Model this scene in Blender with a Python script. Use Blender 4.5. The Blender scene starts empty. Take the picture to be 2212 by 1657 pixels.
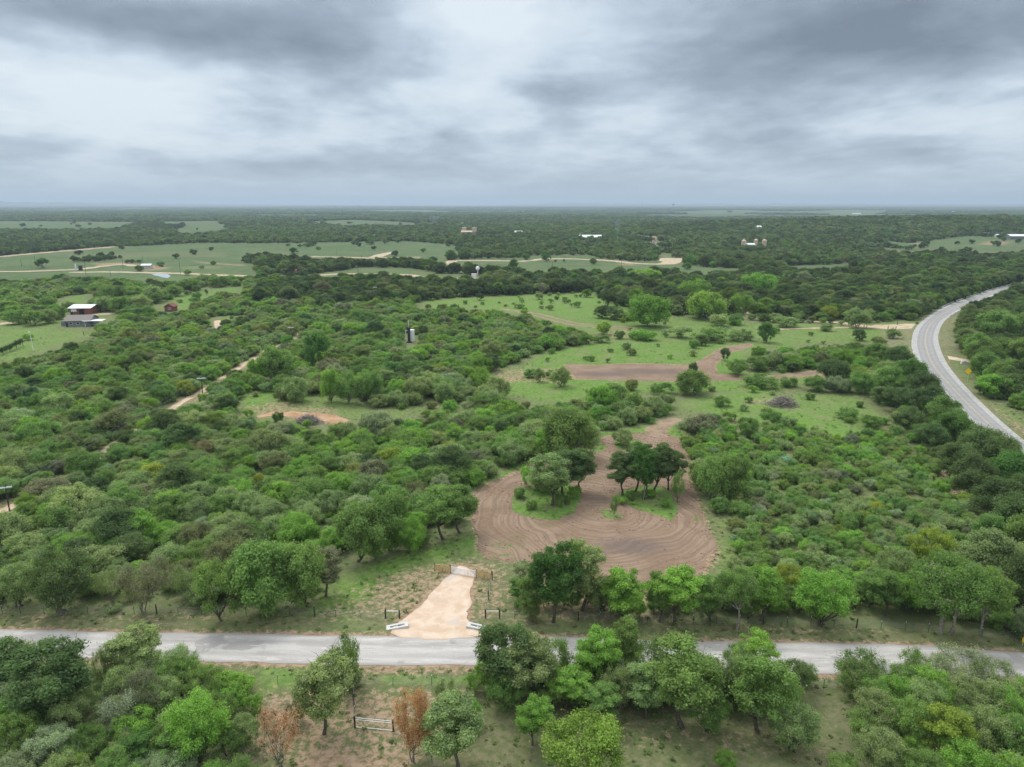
import bpy, math, random
import numpy as np
random.seed(7); rng = np.random.default_rng(7)
scn = bpy.context.scene; COL = scn.collection
PI = math.pi
# ------------------------------------------------------------------ camera
CH = 60.0; TH = 0.697; TV = TH*767/1024; HZ = 440.0
PITCH = math.atan((0.5-HZ/1657)*2*TV)
cam = bpy.data.cameras.new('camera'); camo = bpy.data.objects.new('camera', cam); COL.objects.link(camo)
camo.location = (0, 0, CH); camo.rotation_euler = (PI/2-PITCH, 0, 0)
cam.sensor_fit = 'HORIZONTAL'; cam.angle = 2*math.atan(TH); cam.clip_start = 0.5; cam.clip_end = 200000
scn.camera = camo
# ------------------------------------------------------------------ world: low overcast
SUN_EL, SUN_AZ = math.radians(58), math.radians(-40)     # azimuth from +Y, clockwise negative = left
w = bpy.data.worlds.new('World'); scn.world = w; w.use_nodes = True
class NG:
    def __init__(s, tree): s.t = tree; s.n = tree.nodes; s.l = tree.links
    def new(s, ty, **k):
        n = s.n.new(ty)
        for a, b in k.items(): setattr(n, a, b)
        return n
    def put(s, sock, v):
        if isinstance(v, bpy.types.NodeSocket): s.l.new(v, sock)
        elif v is not None:
            if hasattr(sock.default_value, '__len__') and not hasattr(v, '__len__'): v = [v]*len(sock.default_value)
            if hasattr(v, '__len__') and len(sock.default_value) == 4 and len(v) == 3: v = (*v, 1)
            sock.default_value = v
    def math(s, op, a, b=None, c=None, clamp=False):
        n = s.new('ShaderNodeMath', operation=op, use_clamp=clamp)
        for i, v in enumerate((a, b, c)):
            if v is not None: s.put(n.inputs[i], v)
        return n.outputs[0]
    def noise(s, vec, scale, detail=4, rough=.5, dist=0, dim='3D'):
        n = s.new('ShaderNodeTexNoise', noise_dimensions=dim)
        if vec is not None: s.l.new(vec, n.inputs['Vector'])
        n.inputs['Scale'].default_value = scale; n.inputs['Detail'].default_value = detail
        n.inputs['Roughness'].default_value = rough; n.inputs['Distortion'].default_value = dist
        return n.outputs['Fac']
    def remap(s, v, a, b, c=0., d=1., smooth=True):
        n = s.new('ShaderNodeMapRange'); n.interpolation_type = 'SMOOTHSTEP' if smooth else 'LINEAR'
        s.put(n.inputs['Value'], v)
        for k, x in zip(('From Min', 'From Max', 'To Min', 'To Max'), (a, b, c, d)): s.put(n.inputs[k], x)
        return n.outputs[0]
    def mix(s, f, a, b, mode='MIX'):
        n = s.new('ShaderNodeMix', data_type='RGBA', blend_type=mode); n.clamp_factor = True
        s.put(n.inputs[0], f); s.put(n.inputs[6], a); s.put(n.inputs[7], b); return n.outputs[2]
    def ramp(s, v, stops):
        n = s.new('ShaderNodeValToRGB'); s.put(n.inputs[0], v); e = n.color_ramp.elements
        while len(e) < len(stops): e.new(.5)
        for i, (p, c) in enumerate(stops): e[i].position = p; e[i].color = (*c, 1)
        return n.outputs[0]
    def comb(s, x, y, z):
        n = s.new('ShaderNodeCombineXYZ')
        for i, v in enumerate((x, y, z)): s.put(n.inputs[i], v)
        return n.outputs[0]
    def vmul(s, v, k):
        n = s.new('ShaderNodeVectorMath', operation='MULTIPLY'); s.l.new(v, n.inputs[0]); n.inputs[1].default_value = k; return n.outputs[0]
    def attr(s, name, ty='GEOMETRY'):
        return s.new('ShaderNodeAttribute', attribute_name=name, attribute_type=ty)

def build_world():
    g = NG(w.node_tree); g.n.clear()
    out = g.new('ShaderNodeOutputWorld'); bg = g.new('ShaderNodeBackground')
    sky = g.new('ShaderNodeTexSky', sky_type='NISHITA'); sky.sun_disc = False
    sky.sun_elevation = SUN_EL; sky.sun_rotation = SUN_AZ
    tc = g.new('ShaderNodeTexCoord'); sep = g.new('ShaderNodeSeparateXYZ'); g.l.new(tc.outputs['Generated'], sep.inputs[0])
    X, Y, Z = sep.outputs
    zc = g.math('MAXIMUM', Z, 0.0)
    den = g.math('ADD', zc, 0.17)
    u = g.math('DIVIDE', X, den); v = g.math('DIVIDE', Y, den)
    # broad masses
    p1 = g.comb(g.math('MULTIPLY', u, .95), g.math('MULTIPLY', v, .8), 2.3)
    p2 = g.comb(g.math('MULTIPLY', u, 2.3), g.math('MULTIPLY', v, 1.7), 7.7)
    p3 = g.comb(g.math('MULTIPLY', u, 6.5), g.math('MULTIPLY', v, 5.5), 4.1)
    n1 = g.noise(p1, 1.0, 3, .45, .5); n2 = g.noise(p2, 1.0, 7, .56, .3)
    dens = g.math('ADD', g.math('ADD', g.math('MULTIPLY', n1, .42), g.math('MULTIPLY', n2, .40)), .09)
    # large-scale arrangement of the cloud deck over the place, by direction (azimuth, elevation)
    wn = g.new('ShaderNodeTexNoise'); g.l.new(p2, wn.inputs['Vector']); wn.inputs['Scale'].default_value = 1.1; wn.inputs['Detail'].default_value = 3
    ws = g.new('ShaderNodeSeparateColor'); g.l.new(wn.outputs['Color'], ws.inputs[0])
    az = g.math('ADD', g.math('ARCTAN2', X, Y), g.math('MULTIPLY', g.math('SUBTRACT', ws.outputs[0], .5), .13)); Zw = g.math('ADD', Z, g.math('MULTIPLY', g.math('MULTIPLY', g.math('SUBTRACT', ws.outputs[1], .5), .05), g.remap(Z, 0, .12)))
    for (a0, e0, sa, se, k) in SKY_BLOBS:
        da = g.math('DIVIDE', g.math('SUBTRACT', az, a0), sa); de = g.math('DIVIDE', g.math('SUBTRACT', Zw, e0), se)
        r2 = g.math('ADD', g.math('MULTIPLY', da, da), g.math('MULTIPLY', de, de))
        dens = g.math('ADD', dens, g.math('MULTIPLY', g.math('EXPONENT', g.math('MULTIPLY', r2, -1.0)), k*1.15))
    cloud = g.ramp(g.remap(g.math('ADD', dens, g.math('MULTIPLY', g.math('SUBTRACT', g.noise(p3, 1.0, 5, .55, .2), .5), .20)), .345, .88, 0, 1, False), SKY_RAMP)
    # toward the horizon: even blue-grey veil
    hz = g.remap(Z, 0.0, 0.075, 1, 0)
    cloud = g.mix(g.math('MULTIPLY', hz, .5), cloud, (.43, .49, .55))
    g2 = g.new('ShaderNodeVectorMath', operation='SCALE'); g.l.new(sky.outputs[0], g2.inputs[0]); g2.inputs['Scale'].default_value = .1
    thin = g.mix(.93, g2.outputs[0], cloud)
    # overhead deck is brighter than the band near the horizon
    up = g.remap(Z, .25, .9, 1.0, 2.7)
    thin = g.mix(g.remap(Z, .26, .6), thin, g.mix(1., thin, (1.10, 1.0, .90), 'MULTIPLY'))
    g3 = g.new('ShaderNodeVectorMath', operation='SCALE'); g.l.new(thin, g3.inputs[0]); g.l.new(up, g3.inputs['Scale'])
    g.l.new(g3.outputs[0], bg.inputs[0]); bg.inputs[1].default_value = 1.0
    g.l.new(bg.outputs[0], out.inputs[0])
def pxdir(px, py):
    u = (px/2212-.5)*2*TH; v = (.5-py/1657)*2*TV
    d = np.array([u, math.cos(PITCH)+v*math.sin(PITCH), -math.sin(PITCH)+v*math.cos(PITCH)]); return d/np.linalg.norm(d)
def blob(px, py, wx, wy, k):
    d = pxdir(px, py); s = 2*TH/2212
    return (math.atan2(d[0], d[1]), d[2], wx*s, wy*s, k)
SKY_BLOBS = [blob(800, 90, 170, 75, .17), blob(560, 70, 230, 85, .17), blob(110, 15, 240, 55, .20), blob(330, 60, 160, 50, .08), blob(1850, 80, 400, 105, .22), blob(2110, 40, 220, 110, .14), blob(1240, 215, 130, 50, .14),
             blob(1600, 170, 200, 60, .06), blob(965, 305, 60, 20, .10), blob(1960, 322, 180, 24, .12), blob(1500, 310, 200, 22, .06), blob(60, 325, 130, 22, .09), blob(500, 352, 170, 20, .07), blob(880, 372, 220, 18, .09), blob(1750, 352, 260, 18, .07),
             blob(230, 190, 240, 85, -.20), blob(1010, 60, 120, 90, -.16), blob(930, 175, 170, 40, -.10), blob(2130, 240, 170, 50, -.16), blob(1080, 180, 70, 60, -.08), blob(120, 260, 200, 40, -.05), blob(1300, 100, 150, 60, -.05)]
SKY_RAMP = [(0, (.68, .75, .805)), (.22, (.575, .655, .73)), (.42, (.41, .485, .57)), (.66, (.27, .325, .40)), (1, (.155, .19, .24))]
build_world()
sun = bpy.data.lights.new('sun', 'SUN'); sun.energy = 1.5; sun.angle = math.radians(18); sun.color = (1, .965, .91)
suno = bpy.data.objects.new('sun', sun); COL.objects.link(suno)
suno.rotation_euler = (PI/2-SUN_EL, 0, PI-SUN_AZ)   # shines from azimuth SUN_AZ
scn.view_settings.view_transform = 'Standard'; scn.view_settings.look = 'None'
scn.view_settings.exposure = 0.24; scn.view_settings.gamma = 1
scn.cycles.max_bounces = 6; scn.cycles.diffuse_bounces = 4; scn.cycles.transmission_bounces = 5; scn.cycles.volume_bounces = 0
scn.cycles.transparent_max_bounces = 4
# ------------------------------------------------------------------ helpers
def T(x, y):
    x = np.asarray(x, float); y = np.asarray(y, float)
    h = 27*np.exp(-((x-1000)/720)**2-((y-1620)/380)**2)
    d = np.hypot(x, y); far = np.clip((d-900)/1500, 0, 1)
    return h + far*3*(np.sin(x/310+1.3)*np.sin(y/420)+np.sin(x/900+y/1300))
def G(px, py, iters=12):
    """ground point seen at display pixel (px,py) of the 2212x1657 view"""
    u = (px/2212-.5)*2*TH; v = (.5-py/1657)*2*TV
    dy = math.cos(PITCH)+v*math.sin(PITCH); dz = -math.sin(PITCH)+v*math.cos(PITCH)
    z = 0.
    for _ in range(iters):
        t = (z-CH)/min(dz, -1e-4); x, y = u*t, dy*t; z = .5*z+.5*float(T(x, y))
    return x, y, float(T(x, y))
def proj(x, y, z):
    x, y, z = (np.asarray(a, float) for a in (x, y, z)); zz = z-CH
    f = y*math.cos(PITCH)-zz*math.sin(PITCH); up = y*math.sin(PITCH)+zz*math.cos(PITCH)
    f = np.maximum(f, .01)
    return (x/f/(2*TH)+.5)*2212, (.5-up/f/(2*TV))*1657
def depth(x, y, z=0): return y*math.cos(PITCH)+(CH-z)*math.sin(PITCH)
def ppm(x, y, z=0): return 2212/(2*TH*depth(x, y, z))      # display px per metre
def W(pts): return np.array([G(*p)[:2] for p in pts])
def sd_poly(P, V):
    """signed distance (negative inside) of points P (n,2) to polygon V (m,2)"""
    d = np.full(len(P), 1e18); ins = np.zeros(len(P), bool); m = len(V)
    for i in range(m):
        a, b = V[i], V[(i+1) % m]; e = b-a; q = P-a
        t = np.clip((q@e)/max(e@e, 1e-12), 0, 1); r = q-t[:, None]*e
        d = np.minimum(d, (r*r).sum(1))
        c = ((a[1] > P[:, 1]) != (b[1] > P[:, 1]))
        xx = (b[0]-a[0])*(P[:, 1]-a[1])/((b[1]-a[1]) if abs(b[1]-a[1]) > 1e-12 else 1e-12)+a[0]
        ins ^= c & (P[:, 0] < xx)
    return np.where(ins, -1, 1)*np.sqrt(d)
def sd_line(P, V, wd=None):
    """distance to polyline; wd: half-width at each vertex"""
    best = np.full(len(P), 1e18)
    for i in range(len(V)-1):
        a, b = V[i], V[i+1]; e = b-a; q = P-a
        t = np.clip((q@e)/max(e@e, 1e-12), 0, 1); r = q-t[:, None]*e
        h = np.sqrt((r*r).sum(1))
        if wd is not None: h = h-(wd[i]+(wd[i+1]-wd[i])*t)
        best = np.minimum(best, h)
    return best
def smooth_line(V, n=8):
    V = np.asarray(V, float); out = []
    for i in range(len(V)-1):
        p0 = V[max(i-1, 0)]; p1 = V[i]; p2 = V[i+1]; p3 = V[min(i+2, len(V)-1)]
        for k in range(n):
            t = k/n; out.append(.5*((2*p1)+(-p0+p2)*t+(2*p0-5*p1+4*p2-p3)*t*t+(-p0+3*p1-3*p2+p3)*t**3))
    out.append(V[-1]); return np.array(out)
def vnoise(P, s, seed=0):
    """cheap value noise in [-1,1] on 2-D points"""
    q = P/s; i = np.floor(q).astype(np.int64); f = q-i; f = f*f*(3-2*f)
    def h(a, b):
        n = (a*374761393+b*668265263+seed*982451653) & 0x7fffffff
        n = ((n ^ (n >> 13))*1274126177) & 0x7fffffff
        return ((n ^ (n >> 16)) & 0xffff)/32767.5-1
    x, y = i[:, 0], i[:, 1]
    return (h(x, y)*(1-f[:, 0])+h(x+1, y)*f[:, 0])*(1-f[:, 1])+(h(x, y+1)*(1-f[:, 0])+h(x+1, y+1)*f[:, 0])*f[:, 1]
def mesh(name, V, F, mats=(), mi=None, smooth=False, attrs=None):
    me = bpy.data.meshes.new(name); V = np.asarray(V, np.float32)
    if isinstance(F, np.ndarray):
        n, k = F.shape
        me.vertices.add(len(V)); me.vertices.foreach_set('co', V.ravel())
        me.loops.add(n*k); me.loops.foreach_set('vertex_index', F.astype(np.int32).ravel())
        me.polygons.add(n); me.polygons.foreach_set('loop_start', np.arange(0, n*k, k, dtype=np.int32))
        me.update(calc_edges=True)
    else:
        me.from_pydata([tuple(map(float, v)) for v in V], [], F)
    for m in mats: me.materials.append(m)
    if mi is not None: me.polygons.foreach_set('material_index', np.asarray(mi, np.int32))
    me.polygons.foreach_set('use_smooth', np.full(len(me.polygons), smooth))
    for an, (dom, ty, arr) in (attrs or {}).items():
        a = me.attributes.new(an, ty, dom)
        a.data.foreach_set('color' if ty == 'FLOAT_COLOR' else ('vector' if ty == 'FLOAT_VECTOR' else 'value'), np.asarray(arr, np.float32).ravel())
    me.update(); return me
def link(name, me, parent=None, loc=None, **props):
    o = bpy.data.objects.new(name, me); COL.objects.link(o)
    if parent: o.parent = parent
    if loc is not None: o.location = loc
    for k, v in props.items(): o[k] = v
    return o
def thing(name, label, cat, loc=(0, 0, 0), rz=0, group=None):
    o = bpy.data.objects.new(name, None); COL.objects.link(o); o.location = loc; o.rotation_euler = (0, 0, rz)
    o.empty_display_size = .5
    o['label'] = label; o['category'] = cat
    if group: o['group'] = group
    return o
class MB:
    def __init__(s): s.v = []; s.f = []; s.m = []
    def add(s, V, F, m=0):
        b = len(s.v); s.v += [tuple(p) for p in V]; s.f += [tuple(b+i for i in f) for f in F]; s.m += [m]*len(F); return s
    def box(s, c, d, rz=0, m=0, top=1.0):
        x, y, z = (k/2 for k in d); V = []
        for sz in (-1, 1):
            t = top if sz > 0 else 1
            for sx, sy in ((-1, -1), (1, -1), (1, 1), (-1, 1)):
                a, b = sx*x*t, sy*y*t; V.append((c[0]+a*math.cos(rz)-b*math.sin(rz), c[1]+a*math.sin(rz)+b*math.cos(rz), c[2]+sz*z))
        return s.add(V, [(3, 2, 1, 0), (4, 5, 6, 7), (0, 1, 5, 4), (1, 2, 6, 5), (2, 3, 7, 6), (3, 0, 4, 7)], m)
    def tube(s, pts, rs, n=8, m=0, cap=True):
        pts = [np.array(p, float) for p in pts]; rs = rs if hasattr(rs, '__len__') else [rs]*len(pts); V = []
        for i, p in enumerate(pts):
            d = pts[min(i+1, len(pts)-1)]-pts[max(i-1, 0)]; d = d/max(np.linalg.norm(d), 1e-9)
            a = np.cross(d, (0, 0, 1) if abs(d[2]) < .9 else (1, 0, 0)); a = a/np.linalg.norm(a); b = np.cross(d, a)
            V += [p+rs[i]*(math.cos(2*PI*k/n)*a+math.sin(2*PI*k/n)*b) for k in range(n)]
        F = [(i*n+k, i*n+(k+1) % n, (i+1)*n+(k+1) % n, (i+1)*n+k) for i in range(len(pts)-1) for k in range(n)]
        if cap: F += [tuple(range(n))[::-1], tuple((len(pts)-1)*n+k for k in range(n))]
        return s.add(V, F, m)
    def lathe(s, c, prof, n=24, m=0):
        V = [(c[0]+r*math.cos(2*PI*k/n), c[1]+r*math.sin(2*PI*k/n), c[2]+z) for r, z in prof for k in range(n)]
        F = [(i*n+k, i*n+(k+1) % n, (i+1)*n+(k+1) % n, (i+1)*n+k) for i in range(len(prof)-1) for k in range(n)]
        F += [tuple(range(n))[::-1], tuple((len(prof)-1)*n+k for k in range(n))]
        return s.add(V, F, m)
    def build(s, name, mats, parent=None, smooth=False, **props):
        mats = mats if isinstance(mats, (list, tuple)) else [mats]
        me = mesh(name, s.v, s.f, mats, s.m, smooth)
        return link(name, me, parent, **props)
# ------------------------------------------------------------------ materials
def mat(name, base=(.5, .5, .5), rough=.8, var=.15, scale=3., metal=0, bump=0, col2=None, detail=5, coord='Object', spec=.3):
    m = bpy.data.materials.new(name); m.use_nodes = True; g = NG(m.node_tree); p = g.n['Principled BSDF']
    tc = g.new('ShaderNodeTexCoord'); n = g.noise(tc.outputs[coord], scale, detail, .6)
    c2 = col2 or tuple(min(1, c*(1+var*2)) for c in base); c1 = tuple(c*(1-var*2) for c in base) if not col2 else base
    g.l.new(g.mix(g.remap(n, .32, .68), c1, c2), p.inputs['Base Color'])
    p.inputs['Roughness'].default_value = rough; p.inputs['Metallic'].default_value = metal; p.inputs['Specular IOR Level'].default_value = spec
    if bump:
        b = g.new('ShaderNodeBump'); b.inputs['Strength'].default_value = bump; b.inputs['Distance'].default_value = .05
        g.l.new(n, b.inputs['Height']); g.l.new(b.outputs[0], p.inputs['Normal'])
    return m
def leaf_material():
    m = bpy.data.materials.new('foliage'); m.use_nodes = True; g = NG(m.node_tree); g.n.clear()
    out = g.new('ShaderNodeOutputMaterial'); t = g.attr('tint', 'INSTANCER'); lv = g.attr('lv'); 
    c = g.mix(lv.outputs['Fac'], (.74, .76, .74), (1.42, 1.38, 1.28))
    c = g.mix(1.0, t.outputs['Color'], c, 'MULTIPLY')
    d = g.new('ShaderNodeBsdfDiffuse'); tr = g.new('ShaderNodeBsdfTranslucent'); mx = g.new('ShaderNodeMixShader')
    g.l.new(c, d.inputs[0]); g.l.new(g.mix(1., c, (1.15, 1.25, .7), 'MULTIPLY'), tr.inputs[0])
    mx.inputs[0].default_value = .50; g.l.new(d.outputs[0], mx.inputs[1]); g.l.new(tr.outputs[0], mx.inputs[2])
    g.l.new(mx.outputs[0], out.inputs[0]); return m
M = {}
M['leaf'] = leaf_material()
M['bark'] = mat('bark', (.10, .085, .07), .95, .25, 6, bump=.4)
M['pale_bark'] = mat('pale_bark', (.26, .235, .205), .95, .2, 6, bump=.4)
M['grey_twig'] = mat('grey_twig', (.20, .18, .165), .95, .2, 5)
M['galv'] = mat('galvanised_steel', (.72, .74, .76), .45, .06, 3, metal=.15)
M['white_metal'] = mat('white_painted_metal', (.72, .74, .75), .5, .05, 2)
M['pine'] = mat('fresh_pine_boards', (.50, .36, .17), .8, .18, 4)
M['post'] = mat('dark_creosote_wood', (.055, .042, .034), .9, .3, 8)
M['tpost'] = mat('green_steel_post', (.05, .06, .05), .7, .2, 8)
M['concrete'] = mat('concrete', (.52, .52, .50), .85, .08, 5, bump=.1)
M['hole'] = mat('dark_opening', (.02, .02, .02), .9, .1, 5)
M['black'] = mat('black_tank_coating', (.03, .03, .033), .6, .2, 5)
M['rust'] = mat('rusty_steel', (.22, .09, .05), .9, .3, 3)
M['barn_red'] = mat('red_brown_siding', (.19, .075, .055), .85, .15, 3)
M['slate'] = mat('blue_grey_siding', (.165, .175, .19), .8, .1, 2)
M['shingle'] = mat('weathered_shingles', (.20, .185, .17), .95, .12, 4)
M['tan'] = mat('tan_stucco', (.52, .40, .29), .9, .1, 2)
M['window'] = mat('window_glass', (.55, .60, .62), .25, .1, 2)
M['dark_window'] = mat('dark_window_glass', (.05, .06, .07), .2, .1, 2)
M['yellow'] = mat('yellow_sign_sheeting', (.92, .60, .02), .5, .03, 4)
M['wire'] = mat('fence_wire', (.25, .25, .25), .6, .1, 9)
M['deadtwig'] = mat('dead_brushwood', (.27, .24, .215), .95, .3, 3)

# ------------------------------------------------------------------ layout (authored on the 2212x1657 view, then laid on the ground)
def Z0(*pts, ox=0, oy=421.2): return [(ox+x/4, oy+y/4) for x, y in pts]
def Z1(*p): return Z0(*p, ox=553)
def Z2(*p): return Z0(*p, ox=1106)
def Z3(*p): return Z0(*p, ox=1659)
road_up = [(-160, 1354), (20, 1360), (125, 1363), (350, 1367), (550, 1370), (840, 1374), (1015, 1377), (1188, 1375), (1400, 1381), (1556, 1387), (1699, 1388), (1884, 1392), (2034, 1398), (2209, 1411), (2400, 1428)]
road_lo = [(-160, 1412), (20, 1419), (322, 1427), (553, 1432), (778, 1436), (1015, 1438), (1231, 1439), (1531, 1451), (1734, 1456), (2034, 1460), (2209, 1462), (2400, 1468)]
ROAD = np.vstack([W(road_up), W(road_lo[::-1])])
DRIVE = W([(978, 1238), (958, 1255), (938, 1273), (910, 1306), (868, 1339), (850, 1367), (866, 1376), (915, 1380), (970, 1381), (1015, 1379), (1045, 1370), (1025, 1363), (1012, 1348), (1015, 1313), (1019, 1263), (1024, 1240), (1010, 1225), (988, 1222)])
LOOP = W([(1036, 1188), (1032, 1151), (1022, 1111), (1026, 1070), (1053, 1046), (1103, 1024), (1160, 1001), (1230, 988), (1300, 978), (1318, 966), (1302, 958), (1297, 946), (1330, 938), (1405, 934), (1432, 934), (1471, 951), (1508, 970), (1514, 996), (1484, 1040), (1508, 1082), (1516, 1108), (1531, 1151), (1548, 1186), (1541, 1208), (1518, 1238), (1480, 1252), (1380, 1256), (1290, 1245), (1230, 1228), (1166, 1214), (1100, 1211), (1062, 1204)])
ISL = [W([(1098, 1095), (1106, 1074), (1135, 1050), (1180, 1040), (1240, 1048), (1262, 1062), (1256, 1083), (1241, 1106), (1206, 1123), (1156, 1120), (1111, 1108)]),
       W([(1323, 1073), (1345, 1058), (1400, 1048), (1450, 1055), (1463, 1083), (1467, 1109), (1448, 1124), (1418, 1113), (1368, 1096)]),
       W([(1293, 1098), (1323, 1102), (1347, 1115), (1326, 1123), (1296, 1121)]),
       W([(1320, 962), (1340, 950), (1380, 950), (1400, 962), (1380, 978), (1345, 976)])]
FIELD_DIRT = W([(1221, 787), (1300, 789), (1367, 785), (1437, 787), (1495, 790), (1523, 774), (1562, 751), (1622, 742), (1624, 748), (1562, 766), (1543, 790), (1545, 808), (1659, 814), (1800, 797), (1802, 803), (1700, 818), (1600, 821), (1471, 824), (1367, 822), (1242, 818), (1225, 800)])
HWL = [(2230, 607), (2190, 615), (2149, 626), (2102, 641), (2045, 662), (2003, 688), (1980, 711), (1972, 740), (1976, 764), (1990, 798), (2032, 845), (2080, 895), (2130, 940), (2212, 1003), (2330, 1085)]
HWR = [(2230, 612), (2192, 622), (2160, 633), (2128, 646), (2089, 663), (2053, 683), (2035, 698), (2024, 725), (2027, 751), (2040, 782), (2066, 818), (2108, 863), (2155, 908), (2212, 956), (2340, 1052)]
HW = np.vstack([smooth_line(W(HWL), 6), smooth_line(W(HWR), 6)[::-1]])
TRACKS = {  # name: (points, half width m at each)
 'dirt_track_with_poles': ([(-60, 1140), (0, 1107), (60, 1078), (130, 1040), (200, 1000), (261, 950), (310, 922), (352, 897), (391, 870), (443, 842), (483, 816), (553, 772), (592, 751), (618, 740), (657, 716)], [1.25]*15),
 'track_out_of_loop': ([(1425, 940), (1418, 930), (1432, 918), (1458, 906)], [2.2, 2.4, 2.0, 1.2]),
 'meadow_track': ([(1085, 668), (1106, 671), (1156, 679), (1206, 692), (1262, 703), (1367, 709)], [1.5, 2.2, 3.2, 3.4, 3, 1.5]),
 'ranch_track': ([(1607, 664), (1601, 669), (1612, 680), (1631, 686), (1659, 691), (1740, 694), (1815, 697), (1867, 705), (1912, 707), (1978, 704)], [2.2, 2.4, 2.4, 2.2, 2, 2, 2.6, 3.8, 6.5, 6.5]),
 'ranch_side_track': ([(1685, 711), (1760, 709), (1815, 708), (1867, 707)], [1.2, 1.6, 1.6, 1.8]),
 'red_dirt_scrape': ([(566, 899), (590, 895), (618, 894), (670, 898), (712, 905), (734, 911)], [1., 2.0, 2.4, 3, 2.6, 1.2]),
 'farm_lane': (Z0((-200, 662), (0, 662), (400, 655), (700, 640), (850, 620), (1060, 600), (1150, 612)), [4]*7),
 'pasture_road': (Z0((640, 668), (960, 665), (1300, 672), (1560, 678), (1900, 692), (2212, 702))+Z1((150, 708), (420, 708), (560, 692), (800, 682), (1280, 690), (1450, 712), (1600, 722), (1980, 718)), [4.5]*14),
 'far_farm_road': (Z0((0, 532), (300, 505), (600, 480), (980, 448)), [6]*4),
 'pasture_spur': (Z1((930, 563), (1020, 540), (1110, 510), (1210, 492)), [7, 7, 6, 3]),
 'far_lane': (Z1((500, 532), (800, 538), (1000, 543), (1400, 538)), [4]*4),
 'loop_road': (Z1((1980, 655), (1880, 640), (1760, 615), (1690, 595), (1695, 572), (1760, 566), (2000, 568), (2212, 570)), [5]*8),
 'loop_road_east': (Z2((90, 572), (200, 562), (300, 552), (600, 555), (850, 568), (1030, 588), (1200, 596), (1340, 594), (1385, 570), (1390, 550)), [5]*7+[9, 14, 9]),
 'house_lane': (Z0((0, 1115), (300, 1085), (560, 1068), (760, 1040), (1030, 1020)), [3]*5),
 'highway_driveway': ([(2036, 771), (2062, 775), (2100, 781)], [3.2, 2.8, 2.2]),
 'two_rut_track': ([(470, 693), (469, 702), (474, 716)], [1.4, 1.4, 1.4]),
}
TRW = {k: (smooth_line(W(p), 5), np.repeat(np.array(h, float), 5)[:(len(p)-1)*5+1]) for k, (p, h) in TRACKS.items()}
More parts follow.
